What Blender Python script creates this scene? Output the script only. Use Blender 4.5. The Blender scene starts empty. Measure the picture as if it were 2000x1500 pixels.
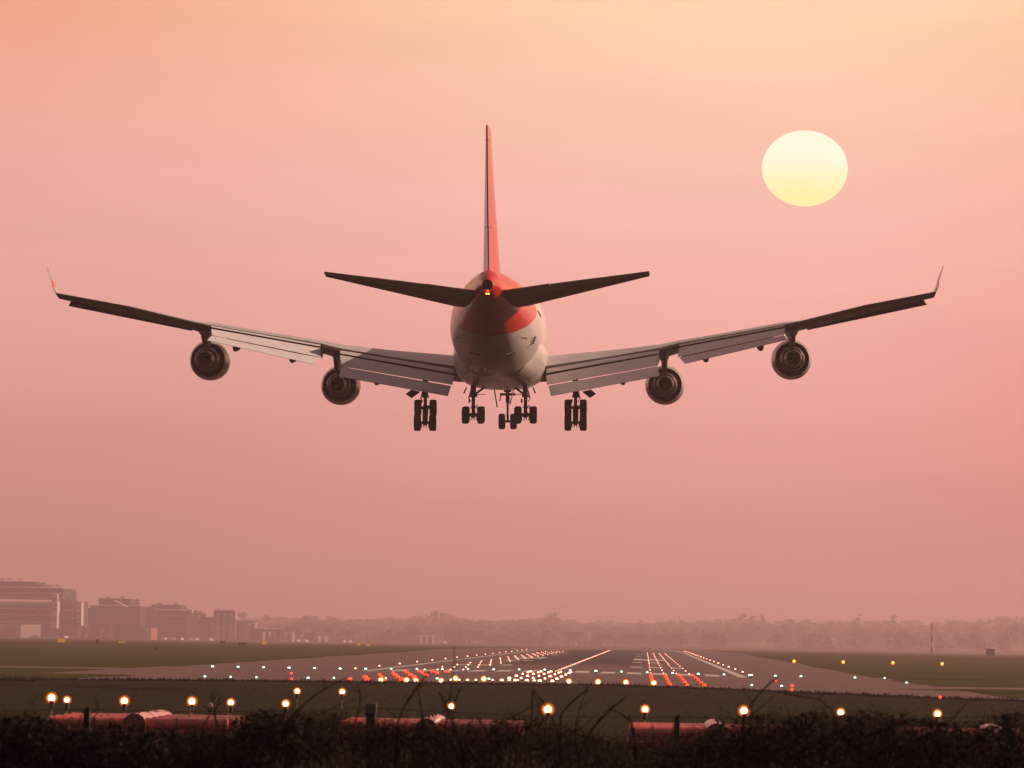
import bpy, math, random
import numpy as np
from mathutils import Vector, Matrix
random.seed(7); RNG = np.random.default_rng(7)
SC = bpy.context.scene
COL = SC.collection
rad = math.radians

# ------------------------------------------------------------------ camera
FPX, ROLL = 10500.0, 0.0165                 # focal length in pixels of a 2000 px wide frame; camera roll
CAMP = np.array([11.2, 0.0, 4.56]); YAW, PITCH = 0.0254439, 0.0465618
_f = np.array([-math.sin(YAW)*math.cos(PITCH), math.cos(YAW)*math.cos(PITCH), math.sin(PITCH)])
_r = np.cross(_f, [0, 0, 1]); _r /= np.linalg.norm(_r); _u = np.cross(_r, _f)
CR = math.cos(ROLL)*_r + math.sin(ROLL)*_u
CU = -math.sin(ROLL)*_r + math.cos(ROLL)*_u
cd = bpy.data.cameras.new('camera'); cam = bpy.data.objects.new('camera', cd); COL.objects.link(cam)
cam.matrix_world = Matrix(((CR[0], CU[0], -_f[0], CAMP[0]), (CR[1], CU[1], -_f[1], CAMP[1]), (CR[2], CU[2], -_f[2], CAMP[2]), (0, 0, 0, 1)))
cd.sensor_width = 36; cd.lens = FPX/2000*36; cd.clip_start = 0.5; cd.clip_end = 90000
cd.dof.use_dof = True; cd.dof.focus_distance = 420; cd.dof.aperture_fstop = 9
SC.camera = cam
def ray(px, py): return _f + CR*(px-1000)/FPX - CU*(py-750)/FPX
def P(px, py, Y):                            # photo pixel -> point at distance Y
    d = ray(px, py); return CAMP + d*(Y/d[1])

# ------------------------------------------------------------------ world, sun, exposure
def new_nodes(nt):
    nt.nodes.clear()
    return (lambda t, **k: _mk(nt, t, k)), (lambda a, b: nt.links.new(a, b))
def _mk(nt, t, k):
    n = nt.nodes.new(t)
    for a, v in k.items(): setattr(n, a, v)
    return n
def srgb(r, g, b):
    return tuple((c/255/12.92 if c <= 10 else ((c/255+.055)/1.055)**2.4) for c in (r, g, b)) + (1,)
W = bpy.data.worlds.new('World'); SC.world = W; W.use_nodes = True
N, L = new_nodes(W.node_tree)
tc = N('ShaderNodeTexCoord'); sx = N('ShaderNodeSeparateXYZ'); L(tc.outputs['Generated'], sx.inputs[0])
def ramp(stops):
    r = N('ShaderNodeValToRGB'); e = r.color_ramp.elements
    e[0].position, e[0].color = stops[0]; e[1].position, e[1].color = stops[-1]
    for p, c in stops[1:-1]:
        n = e.new(p); n.color = c
    L(sx.outputs['Z'], r.inputs[0]); return r
HI = [(.20, (.62, .34, .24, 1)), (.32, (.34, .205, .18, 1)), (.5, (.22, .145, .145, 1)), (1.0, (.17, .12, .13, 1))]
left = ramp([(0, srgb(198, 132, 125)), (.018, srgb(206, 140, 131)), (.0327, srgb(215, 149, 139)), (.052, srgb(229, 164, 156)), (.08, srgb(239, 174, 164)), (.099, srgb(245, 174, 154)), (.118, srgb(245, 168, 136))] + HI)
right = ramp([(0, srgb(216, 147, 138)), (.018, srgb(222, 152, 142)), (.0327, srgb(234, 161, 149)), (.052, srgb(246, 174, 163)), (.08, (1.0, .545, .45, 1)), (.099, (1.02, .61, .44, 1)), (.118, (1.05, .71, .455, 1))] + HI)
mr = N('ShaderNodeMapRange', interpolation_type='SMOOTHSTEP')
mr.inputs['From Min'].default_value = -.135; mr.inputs['From Max'].default_value = .02
L(sx.outputs['X'], mr.inputs['Value'])
mx = N('ShaderNodeMix', data_type='RGBA'); L(mr.outputs[0], mx.inputs['Factor'])
L(left.outputs[0], mx.inputs['A']); L(right.outputs[0], mx.inputs['B'])
# deeper orange to the far right, faint streaks of cloud
mo = N('ShaderNodeMapRange', interpolation_type='SMOOTHSTEP'); mo.inputs['From Min'].default_value = .025; mo.inputs['From Max'].default_value = .10
L(sx.outputs['X'], mo.inputs['Value'])
mor = N('ShaderNodeMix', data_type='RGBA', blend_type='MULTIPLY'); L(mo.outputs[0], mor.inputs['Factor']); L(mx.outputs['Result'], mor.inputs['A']); mor.inputs['B'].default_value = (.97, .86, .82, 1)
cm = N('ShaderNodeMapping'); cm.inputs['Scale'].default_value = (9, 9, 75); L(tc.outputs['Generated'], cm.inputs[0])
cn = N('ShaderNodeTexNoise'); cn.inputs['Scale'].default_value = 1.6; cn.inputs['Detail'].default_value = 5; L(cm.outputs[0], cn.inputs['Vector'])
cr_ = N('ShaderNodeMapRange'); cr_.inputs['From Min'].default_value = .3; cr_.inputs['From Max'].default_value = .7; cr_.inputs['To Min'].default_value = .975; cr_.inputs['To Max'].default_value = 1.025; L(cn.outputs['Fac'], cr_.inputs['Value'])
mcl = N('ShaderNodeVectorMath', operation='SCALE'); L(mor.outputs['Result'], mcl.inputs[0]); L(cr_.outputs[0], mcl.inputs['Scale'])
# behind the viewer the sky is the dusky side
mb = N('ShaderNodeMapRange', interpolation_type='SMOOTHSTEP')
mb.inputs['From Min'].default_value = -.05; mb.inputs['From Max'].default_value = .75
L(sx.outputs['Y'], mb.inputs['Value'])
bk = ramp([(0, (.022, .015, .012, 1)), (.12, (.035, .024, .021, 1)), (.4, (.22, .14, .145, 1)), (1.0, (.17, .12, .13, 1))])
back = N('ShaderNodeMix', data_type='RGBA'); L(mb.outputs[0], back.inputs['Factor'])
L(bk.outputs[0], back.inputs['A']); L(mcl.outputs[0], back.inputs['B'])
bg = N('ShaderNodeBackground'); bg.inputs['Strength'].default_value = 1.0
L(back.outputs['Result'], bg.inputs['Color'])
wo = N('ShaderNodeOutputWorld'); L(bg.outputs[0], wo.inputs['Surface'])

SUN_AZ, SUN_EL = rad(68), rad(28)            # clockwise from the runway heading (+Y)
sl = bpy.data.lights.new('sunlight', 'SUN'); so = bpy.data.objects.new('sunlight', sl); COL.objects.link(so)
sl.energy = 5.0; sl.angle = rad(.53); sl.color = (1, .72, .54)
sd = Vector((math.sin(SUN_AZ)*math.cos(SUN_EL), math.cos(SUN_AZ)*math.cos(SUN_EL), math.sin(SUN_EL)))
so.rotation_euler = sd.to_track_quat('Z', 'Y').to_euler(); so.location = (200, 0, 120)
SC.view_settings.view_transform = 'Standard'; SC.view_settings.look = 'None'
SC.view_settings.exposure = 0; SC.view_settings.gamma = 1
SC.cycles.use_denoising = True; SC.cycles.max_bounces = 6; SC.cycles.volume_bounces = 0
SC.cycles.sample_clamp_indirect = 3; SC.cycles.transparent_max_bounces = 6

# ------------------------------------------------------------------ materials
def mat(name, col, rough=.6, metal=0, spec=.5, coat=0, var=0, vscale=3, col2=None, bump=0, emit=None, estr=0, stretch=None):
    m = bpy.data.materials.new(name); m.use_nodes = True
    N, L = new_nodes(m.node_tree)
    b = N('ShaderNodeBsdfPrincipled'); o = N('ShaderNodeOutputMaterial'); L(b.outputs[0], o.inputs['Surface'])
    b.inputs['Roughness'].default_value = rough; b.inputs['Metallic'].default_value = metal
    b.inputs['Specular IOR Level'].default_value = spec; b.inputs['Coat Weight'].default_value = coat
    b.inputs['Coat Roughness'].default_value = .08
    c = (*col, 1); b.inputs['Base Color'].default_value = c
    if var or col2:
        t = N('ShaderNodeTexCoord'); mp = N('ShaderNodeMapping'); L(t.outputs['Object'], mp.inputs[0])
        if stretch: mp.inputs['Scale'].default_value = stretch
        nz = N('ShaderNodeTexNoise'); nz.inputs['Scale'].default_value = vscale; nz.inputs['Detail'].default_value = 6
        nz.inputs['Roughness'].default_value = .65
        L(mp.outputs[0], nz.inputs['Vector'])
        mxx = N('ShaderNodeMix', data_type='RGBA')
        mxx.inputs['A'].default_value = c
        mxx.inputs['B'].default_value = (*(col2 or tuple(x*(1-var) for x in col)), 1)
        mp2 = N('ShaderNodeMapRange'); mp2.inputs['From Min'].default_value = .35; mp2.inputs['From Max'].default_value = .65
        L(nz.outputs['Fac'], mp2.inputs['Value']); L(mp2.outputs[0], mxx.inputs['Factor'])
        L(mxx.outputs['Result'], b.inputs['Base Color'])
        if bump:
            bp = N('ShaderNodeBump'); bp.inputs['Strength'].default_value = bump; bp.inputs['Distance'].default_value = .05
            L(nz.outputs['Fac'], bp.inputs['Height']); L(bp.outputs[0], b.inputs['Normal'])
    if emit:
        b.inputs['Emission Color'].default_value = (*emit, 1); b.inputs['Emission Strength'].default_value = estr
        m.cycles.emission_sampling = 'NONE'
    return m
M = {}
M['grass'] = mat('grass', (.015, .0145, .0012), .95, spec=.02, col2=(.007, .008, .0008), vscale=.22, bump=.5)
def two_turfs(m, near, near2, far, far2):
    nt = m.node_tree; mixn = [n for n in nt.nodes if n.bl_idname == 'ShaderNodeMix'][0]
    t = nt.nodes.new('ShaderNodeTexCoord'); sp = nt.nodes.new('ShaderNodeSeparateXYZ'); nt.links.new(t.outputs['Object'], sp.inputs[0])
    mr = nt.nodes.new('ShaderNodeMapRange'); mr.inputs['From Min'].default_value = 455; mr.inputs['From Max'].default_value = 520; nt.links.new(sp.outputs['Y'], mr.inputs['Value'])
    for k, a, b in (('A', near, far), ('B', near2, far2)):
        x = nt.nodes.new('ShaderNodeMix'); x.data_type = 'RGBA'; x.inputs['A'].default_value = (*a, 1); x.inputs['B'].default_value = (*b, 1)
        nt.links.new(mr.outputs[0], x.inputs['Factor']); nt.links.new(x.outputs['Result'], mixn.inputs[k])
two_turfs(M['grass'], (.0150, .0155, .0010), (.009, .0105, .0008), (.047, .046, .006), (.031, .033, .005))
M['blade'] = mat('grass_blades', (.016, .0155, .001), .8, spec=.02, col2=(.009, .0095, .001), vscale=.4)
M['tarmac'] = mat('tarmac', (.115, .053, .046), .5, spec=.12, col2=(.062, .032, .030), vscale=.045, stretch=(.14, 1, 1))
M['mark'] = mat('marking_paint', (.62, .58, .55), .55, var=.45, vscale=.6)
M['nacelle'] = mat('nacelle_paint', (.40, .35, .34), .3, spec=.4, coat=.3, var=.12, vscale=.7)
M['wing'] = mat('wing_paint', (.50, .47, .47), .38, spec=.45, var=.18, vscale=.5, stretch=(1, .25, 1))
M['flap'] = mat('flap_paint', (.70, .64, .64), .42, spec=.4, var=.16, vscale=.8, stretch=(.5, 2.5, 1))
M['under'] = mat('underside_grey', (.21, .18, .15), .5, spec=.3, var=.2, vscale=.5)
M['elev'] = mat('elevator_grey', (.40, .35, .31), .45, spec=.3, var=.15, vscale=.6)
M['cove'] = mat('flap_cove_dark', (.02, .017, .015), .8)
M['dark'] = mat('dark_metal', (.03, .026, .024), .55, metal=.2)
M['bronze'] = mat('hot_section_metal', (.14, .09, .055), .36, metal=.75, var=.3, vscale=2)
M['tyre'] = mat('tyre_rubber', (.012, .011, .011), .85, spec=.2)
M['hub'] = mat('wheel_hub', (.12, .11, .10), .5, metal=.5)
M['gear'] = mat('gear_steel', (.05, .045, .042), .5, metal=.3)
M['ink'] = mat('dark_lettering', (.05, .045, .05), .6)
M['black'] = mat('exhaust_soot', (.004, .004, .004), .95, spec=.05)  # near-black for the ducts and exhaust openings
M['red'] = mat('red_gloss', (.62, .022, .016), .25, spec=.3, coat=.35, var=.1, vscale=1)
M['rudder'] = mat('rudder_paint', (.74, .62, .58), .35, coat=.4, var=.12, vscale=.8)  # pale tone puts a sky sheen into the port face's colour
M['podred'] = mat('faded_red_tube', (.68, .085, .07), .28, spec=.5, coat=.6, var=.45, vscale=2.2)
M['drumface'] = mat('drum_end_red', (.13, .008, .006), .6, var=.3)
M['wood'] = mat('weathered_post', (.035, .028, .024), .9, var=.4, vscale=9)
M['zinc'] = mat('galvanised_cap', (.22, .19, .18), .6, metal=.3, var=.3)
M['pole'] = mat('yellow_lamp_pole', (.55, .36, .10), .5)
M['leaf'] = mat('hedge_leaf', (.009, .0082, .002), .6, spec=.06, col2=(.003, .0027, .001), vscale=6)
M['leafb'] = mat('dry_leaf', (.06, .027, .009), .6, spec=.1, col2=(.018, .010, .004), vscale=6)
M['stem'] = mat('bramble_stem', (.012, .007, .0045), .8, spec=.1, var=.5, vscale=12)
M['stemb'] = mat('pale_dead_stem', (.07, .036, .02), .8, spec=.1, var=.4, vscale=12)
M['tree'] = mat('far_foliage', (.045, .036, .022), .9, spec=.1, col2=(.028, .024, .016), vscale=.3)
M['bark'] = mat('bark', (.05, .038, .028), .9)
M['conc'] = mat('building_grey', (.055, .040, .042), .7, var=.2, vscale=.2)
M['concd'] = mat('building_dark', (.02, .014, .017), .7, var=.2, vscale=.2)
M['pale'] = mat('pale_render', (.8, .6, .52), .7, var=.15, vscale=.3)
M['glassb'] = mat('building_glass', (.03, .026, .03), .2)
M['whitev'] = mat('vehicle_white', (.8, .66, .6), .4)
M['brickred'] = mat('red_panel', (.36, .09, .07), .7)
M['yellow'] = mat('sign_yellow', (.75, .32, .02), .5, emit=(1, .42, .02), estr=.35)
M['signdk'] = mat('sign_dark', (.05, .035, .03), .6)
def emi(n, c, s): return mat(n, (.02, .02, .02), .5, emit=c, estr=s)
M['Lwhite'] = emi('lamp_warm_white', (1, .34, .21), 6.5)
M['Lapp'] = emi('lamp_bright_core', (1, .55, .45), 8)
M['Lrim'] = emi('lamp_amber_reflector', (1, .22, .012), 1.1)
M['Lin'] = emi('lamp_inner_reflector', (1, .42, .10), 2.2); M['Lout'] = emi('lamp_outer_rim', (1, .17, .01), .42)  # graded emissive bands that imitate glow around a lamp
M['Lred'] = emi('lamp_red', (1, .022, .004), 6)
M['Lgreen'] = emi('lamp_green_white', (.42, .9, .72), 4.5)
M['Lorange'] = emi('lamp_orange_red', (1, .20, .02), 5)
M['Ltail'] = emi('tail_light', (1, .45, .05), 6)

# ------------------------------------------------------------------ helpers
class MB:
    def __init__(s): s.v = []; s.f = []; s.m = []
    def add(s, v, f, mi=0):
        o = len(s.v); s.v += [tuple(map(float, p)) for p in v]; s.f += [tuple(i+o for i in q) for q in f]; s.m += [mi]*len(f); return s
    def box(s, a, b, mi=0):
        (x0, y0, z0), (x1, y1, z1) = a, b
        return s.add([(x0, y0, z0), (x1, y0, z0), (x1, y1, z0), (x0, y1, z0), (x0, y0, z1), (x1, y0, z1), (x1, y1, z1), (x0, y1, z1)],
                     [(3, 2, 1, 0), (4, 5, 6, 7), (0, 1, 5, 4), (1, 2, 6, 5), (2, 3, 7, 6), (3, 0, 4, 7)], mi)
    def tube(s, pts, rs, n=8, mi=0, cap=True):
        pts = [Vector(p) for p in pts]
        if not hasattr(rs, '__len__'): rs = [rs]*len(pts)
        rings = []
        for i, p in enumerate(pts):
            d = (pts[min(i+1, len(pts)-1)] - pts[max(i-1, 0)]).normalized()
            a = d.cross(Vector((0, 0, 1)) if abs(d.z) < .9 else Vector((1, 0, 0))).normalized(); b = d.cross(a)
            rings.append([p + (a*math.cos(2*math.pi*k/n) + b*math.sin(2*math.pi*k/n))*rs[i] for k in range(n)])
        return s.loft(rings, cap, mi)
    def loft(s, rings, cap=True, mi=0):
        n = len(rings[0]); v = [p for r in rings for p in r]; f = []
        for i in range(len(rings)-1):
            for k in range(n):
                f.append((i*n+k, i*n+(k+1) % n, (i+1)*n+(k+1) % n, (i+1)*n+k))
        if cap: f.append(tuple(range(n-1, -1, -1))); f.append(tuple((len(rings)-1)*n+k for k in range(n)))
        return s.add(v, f, mi)
    def lathe(s, prof, c, axis='y', n=32, mi=0, cap=False):     # prof: (along, radius)
        rings = []
        for a, r in prof:
            ring = []
            for k in range(n):
                t = 2*math.pi*k/n; p, q = r*math.cos(t), r*math.sin(t)
                ring.append({'y': (c[0]+p, c[1]+a, c[2]+q), 'x': (c[0]+a, c[1]+p, c[2]+q), 'z': (c[0]+p, c[1]+q, c[2]+a)}[axis])
            rings.append(ring)
        return s.loft(rings, cap, mi)
    def slab(s, q, n, t, mi=0):                                # quad q (4 pts) thickened by t along -n
        n = Vector(n).normalized(); a = [Vector(p) for p in q]; b = [p - n*t for p in a]
        return s.add(a+b, [(0, 1, 2, 3), (7, 6, 5, 4), (0, 4, 5, 1), (1, 5, 6, 2), (2, 6, 7, 3), (3, 7, 4, 0)], mi)
    def build(s, name, mats, parent=None, smooth=False, mirror=False):
        v, f = s.v, s.f
        if mirror: v = [(-x, y, z) for x, y, z in v]; f = [tuple(reversed(q)) for q in f]
        me = bpy.data.meshes.new(name); me.from_pydata(v, [], f); me.update()
        import bmesh
        bm = bmesh.new(); bm.from_mesh(me); bmesh.ops.recalc_face_normals(bm, faces=bm.faces); bm.to_mesh(me); bm.free()
        for m in (mats if isinstance(mats, (list, tuple)) else [mats]): me.materials.append(m)
        for p, mi in zip(me.polygons, s.m): p.material_index = mi
        if smooth: me.shade_smooth() if smooth is True else me.set_sharp_from_angle(angle=rad(smooth))
        if smooth and smooth is not True:
            for p in me.polygons: p.use_smooth = True
            me.set_sharp_from_angle(angle=rad(smooth))
        o = bpy.data.objects.new(name, me); COL.objects.link(o)
        if parent: o.parent = parent
        return o
def tag(o, label=None, cat=None, group=None, kind=None):
    for k, v in (('label', label), ('category', cat), ('group', group), ('kind', kind)):
        if v: o[k] = v
    return o
def empty(name, loc, label, cat, group=None, rz=0):
    o = bpy.data.objects.new(name, None); COL.objects.link(o); o.location = loc; o.rotation_euler.z = rz
    o.empty_display_size = .2
    return tag(o, label, cat, group)
def copy_tree(o, parent=None):
    c = o.copy(); COL.objects.link(c)
    if parent: c.parent = parent
    for ch in list(o.children): copy_tree(ch, c)
    return c
def interp(x, xs, ys): return float(np.interp(x, xs, ys))

# ------------------------------------------------------------------ ground, runway
EDGE_X = [-400, -39, -29, 8.6, 21, 32, 38.5, 400]; EDGE_Y = [418, 418, 438, 459, 430, 401, 388, 388]   # far edge of the near grass
def H(x, y):
    if y < 30: return 3.0
    if y < 60: return 3.0 - .6*(y-30)/30
    if y < 110: return 2.4 - 2.1*(y-60)/50
    e = interp(x, EDGE_X, EDGE_Y)
    if y < e-25: return .3
    if y < e+6: return .3 - .45*max(0, (y-e)/6) if y > e else .3 + .06*math.sin((y-e+25)/25*math.pi)
    return far_h(x, y) - .05
def far_h(x, y=0): return -.0115*min(abs(x), 26) - .0017*(min(max(y, 1700), 4950)-1700) + .005*max(0, min(y, 10200)-7000)
xs = sorted(set([-2450, -1500, -700, -300, -120] + list(range(-80, 81, 4)) + [-26, 26, 0, 120, 300, 700, 1500, 2450]))
ys = sorted(set([-400, -100, 0, 15, 30, 38, 45, 52, 60, 70, 80, 90, 100, 110, 150, 200, 250, 300] + list(range(350, 480, 3)) + [500, 600, 800, 1100, 1500, 1700, 2000, 3000, 4300, 4950, 7000, 10200, 11500]))
g = MB(); nx = len(xs)
g.add([(x, y, H(x, y) + (RNG.uniform(-.05, .08) if 350 < y < 470 and abs(x) <= 80 else 0)) for y in ys for x in xs],
      [(j*nx+i, j*nx+i+1, (j+1)*nx+i+1, (j+1)*nx+i) for j in range(len(ys)-1) for i in range(nx-1)])
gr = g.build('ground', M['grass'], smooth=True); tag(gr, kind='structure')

def sheet(name, polys, m, dz, parent=None):
    """flat strips in plan: each poly is (x0,x1,y0,y1); split at the crown and the camber ends"""
    b = MB()
    for x0, x1, y0, y1 in polys:
        cuts = [x0] + [c for c in (-26, 0, 26) if x0 < c < x1] + [x1]
        yc = [y0] + [c for c in (1700, 4950) if y0 < c < y1] + [y1]
        for a, c in zip(cuts, cuts[1:]):
            for p, q in zip(yc, yc[1:]):
                b.add([(a, p, far_h(a, p)+dz), (c, p, far_h(c, p)+dz), (c, q, far_h(c, q)+dz), (a, q, far_h(a, q)+dz)], [(0, 1, 2, 3)])
    return b.build(name, m, parent)
# runway tarmac: worn asphalt with dark rubber where the wheels touch down
rm = M['tarmac'].copy(); rm.name = 'runway_tarmac'; nt = rm.node_tree
bs = nt.nodes['Principled BSDF']; src = bs.inputs['Base Color'].links[0].from_socket
tcn = nt.nodes.new('ShaderNodeTexCoord'); sp = nt.nodes.new('ShaderNodeSeparateXYZ'); nt.links.new(tcn.outputs['Object'], sp.inputs[0])
def mrange(sock, a, b, c, d):
    n = nt.nodes.new('ShaderNodeMapRange'); n.interpolation_type = 'SMOOTHSTEP'
    for k, v in zip(('From Min', 'From Max', 'To Min', 'To Max'), (a, b, c, d)): n.inputs[k].default_value = v
    nt.links.new(sock, n.inputs['Value']); return n.outputs[0]
def mmath(op, a, b):
    n = nt.nodes.new('ShaderNodeMath'); n.operation = op
    for i, s in enumerate((a, b)):
        if hasattr(s, 'is_linked') : nt.links.new(s, n.inputs[i])
        else: n.inputs[i].default_value = s
    return n.outputs[0]
ax = mmath('ABSOLUTE', sp.outputs['X'], 0.0)
msk = mmath('MULTIPLY', mrange(ax, 9, 13, 1, 0), mmath('MULTIPLY', mrange(sp.outputs['Y'], 740, 1000, 0, 1), mrange(sp.outputs['Y'], 1650, 2100, 1, 0)))
mxr = nt.nodes.new('ShaderNodeMix'); mxr.data_type = 'RGBA'; mxr.inputs['B'].default_value = (.02, .018, .022, 1)
nt.links.new(mmath('MULTIPLY', msk, .85), mxr.inputs['Factor']); nt.links.new(src, mxr.inputs['A']); nt.links.new(mxr.outputs['Result'], bs.inputs['Base Color'])
rw = mrange(mmath('MULTIPLY', msk, 1.0), 0, 1, .5, .75); nt.links.new(rw, bs.inputs['Roughness'])
runway = sheet('runway', [(-24.6, 24.6, 500, 3600)], rm, .004); tag(runway, kind='structure')
apron = sheet('taxiway', [(-52, -24.6, 560, 3300), (24.6, 43, 470, 3300), (-43, -24.6, 455, 560), (-24.6, 24.6, 440, 500), (-420, -52, 632, 660), (-420, -43, 455, 492),
    (43, 420, 560, 585), (24.6, 420, 436, 470), (-900, 1500, 4650, 4780)], M['tarmac'], -.004); tag(apron, kind='structure')
# ragged grass tongues at the paving edges
tong = MB()
def tongue(pts, z=.03):
    n = len(pts); cx = sum(p[0] for p in pts)/n; cy = sum(p[1] for p in pts)/n
    v = [(x, y, far_h(x)+z) for x, y in pts] + [(cx, cy, far_h(cx)+z+.06)]
    tong.add(v, [(i, (i+1) % n, n) for i in range(n)])
tongue([(-44, 560)]+[(-43+RNG.uniform(-1, 3), y) for y in range(520, 560, 8)][::-1]+[(-120, 505), (-120, 560)])
tongue([(-53, 700)]+[(-51+RNG.uniform(-1, 2.5), y) for y in range(700, 1500, 40)]+[(-56, 1500)])
tongue([(56, 700)]+[(42.5+RNG.uniform(-2, 1), y) for y in range(700, 1500, 40)]+[(56, 1500)])
tongue([(37, 545), (42, 530), (48, 520), (90, 510), (90, 555), (46, 552)])
for side, xe, y0, y1 in ((-1, -52, 664, 2600), (1, 43, 590, 2600), (-1, -43.5, 495, 556)):
    pr_ = xe; yy = y0
    while yy < y1:
        st = 5 if yy < 900 else 14; nx_ = xe - side*(RNG.gamma(1.2, .7)-.3)
        tong.add([(xe+side*2.5, yy, far_h(30, yy)+.02), (pr_, yy, far_h(30, yy)+.03), (nx_, yy+st, far_h(30, yy+st)+.03), (xe+side*2.5, yy+st, far_h(30, yy+st)+.02)], [(0, 1, 2, 3)])
        pr_ = nx_; yy += st
tag(tong.build('lawn', M['grass']), kind='structure')
mk = [(-24.0, -22.9, 664, 3000), (22.9, 24.0, 664, 3000), (-23, 23, 661.5, 663.3)]
for k in range(6):
    a = 2.4 + k*3.3
    mk += [(a, a+1.8, 669, 699), (-a-1.8, -a, 669, 699)]
for Y0, nn in ((813, 3), (963, 2), (1113, 2), (1263, 1), (1413, 1)):
    for k in range(nn):
        a = 9 + k*3.2; mk += [(a, a+1.8, Y0, Y0+22.5), (-a-1.8, -a, Y0, Y0+22.5)]
mk += [(9, 15, 1063, 1110), (-15, -9, 1063, 1110)]
mk += [(-.45, .45, y, y+30) for y in range(740, 2600, 50)]
tag(sheet('runway_marking', mk, M['mark'], .014), kind='structure')

# grass blades on the near field and along its far rim
def blades(n, xr, yr, h, w, extra=None):
    v = []; f = []
    X = RNG.uniform(*xr, n); Y = RNG.uniform(*yr, n)
    for x, y in zip(X, Y):
        if extra: y = interp(x, EDGE_X, EDGE_Y) + RNG.normal(-3, extra)
        z = H(x, y)-.02; a = RNG.uniform(0, 3.14)
        for _ in range(3):
            xx, yy = x+RNG.normal(0, .12), y+RNG.normal(0, .12); hh = h*RNG.uniform(.4, 1.3); dx, dy = RNG.normal(0, .35, 2)*hh
            c, s_ = math.cos(a)*w, math.sin(a)*w; a += 1.1
            o = len(v); v += [(xx-c, yy-s_, z), (xx+c, yy+s_, z), (xx+dx, yy+dy, z+hh)]; f.append((o, o+1, o+2))
    return v, f
gb = MB(); gb.add(*blades(1500, (-50, 48), (330, 440), .10, .05)); gb.add(*blades(7000, (-60, 60), (0, 1), .22, .06, 2.5))
gb.add(*blades(900, (-60, 60), (0, 1), .32, .12, 1.5))
tag(gb.build('grass', M['blade']), 'short rough grass of the field in front of the runway', 'grass', kind='stuff')

# ------------------------------------------------------------------ the aircraft
PS, TH, BANK = -36/FPX, rad(1.8), ROLL
fy = np.array([math.sin(PS)*math.cos(TH), math.cos(PS)*math.cos(TH), math.sin(TH)])
rx = np.cross(fy, [0, 0, 1]); rx /= np.linalg.norm(rx); uz = np.cross(rx, fy)
bx = math.cos(BANK)*rx + math.sin(BANK)*uz; bz = -math.sin(BANK)*rx + math.cos(BANK)*uz
p0 = P(952, 556, 365)
def B(px, py, y):                             # photo pixel at body station y (metres ahead of the tail tip) -> body coordinates
    d = ray(px, py); o = CAMP-p0; t = (y - o@fy)/(d@fy); q = o+d*t
    return (float(q@bx), float(y), float(q@bz))
jet = bpy.data.objects.new('passenger_jet', None); COL.objects.link(jet)
jet.matrix_world = Matrix(((bx[0], fy[0], bz[0], p0[0]), (bx[1], fy[1], bz[1], p0[1]), (bx[2], fy[2], bz[2], p0[2]), (0, 0, 0, 1)))
tag(jet, 'white and red four engined passenger jet seen from behind with wheels and flaps down', 'airplane')

# fuselage: white body, red tail, panel joints and belly streaks
fm = mat('fuselage_paint', (.70, .63, .58), .3, spec=.4, coat=.3, var=.22, vscale=.9, stretch=(1, .12, 1)); nt = fm.node_tree
bs = nt.nodes['Principled BSDF']; src = bs.inputs['Base Color'].links[0].from_socket
tcn = nt.nodes.new('ShaderNodeTexCoord'); sp = nt.nodes.new('ShaderNodeSeparateXYZ'); nt.links.new(tcn.outputs['Object'], sp.inputs[0])
bound = mmath('ADD', mmath('MULTIPLY', mmath('ADD', sp.outputs['Z'], 2.0), 5.6), 15.5)
bound = mmath('MINIMUM', bound, 20.0)
redm = mmath('LESS_THAN', sp.outputs['Y'], bound)
ring = mmath('LESS_THAN', mmath('MODULO', mmath('ADD', sp.outputs['Y'], .7), 2.55), .05)
jn = nt.nodes.new('ShaderNodeMix'); jn.data_type = 'RGBA'; jn.inputs['B'].default_value = (.3, .26, .24, 1)
nt.links.new(mmath('MULTIPLY', ring, .8), jn.inputs['Factor']); nt.links.new(src, jn.inputs['A'])
rx_ = nt.nodes.new('ShaderNodeMix'); rx_.data_type = 'RGBA'; rx_.inputs['B'].default_value = (.62, .022, .016, 1)
nt.links.new(redm, rx_.inputs['Factor']); nt.links.new(jn.outputs['Result'], rx_.inputs['A']); nt.links.new(rx_.outputs['Result'], bs.inputs['Base Color'])
SEC = [(0, 0, .36, .36), (.8, .12, .52, .62), (2, .06, .78, 1.0), (4, -.30, 1.12, 1.40), (7, -.78, 1.66, 2.02), (10, -1.25, 2.16, 2.52), (13, -1.64, 2.60, 2.95),
       (17, -2.05, 3.02, 3.35), (21, -2.36, 3.24, 3.56), (24, -2.42, 3.25, 3.60), (40, -2.42, 3.25, 3.60), (44, -2.30, 3.25, 3.75), (50, -2.02, 3.25, 4.02), (60, -2.05, 3.15, 4.0),
       (64, -2.5, 2.6, 3.2), (67, -3.1, 1.5, 1.8), (68.4, -3.4, .4, .5)]
fb = MB(); rings = []
sy = [s[0] for s in SEC]
for y in [0, .4, .8, 1.4, 2, 3, 4, 5.5, 7, 8.5, 10, 11.5, 13, 15, 17, 19, 21, 22.5, 24, 30, 36, 40, 44, 47, 50, 55, 60, 62, 64, 65.5, 67, 67.8, 68.4]:
    zc, hw, hh = (interp(y, sy, [s[k] for s in SEC]) for k in (1, 2, 3))
    rings.append([(hw*math.sin(t), y, zc+hh*math.cos(t)) for t in np.linspace(0, 2*math.pi, 56, endpoint=False)])
fb.loft(rings); fus = fb.build('fuselage', fm, jet, smooth=40)
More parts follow.
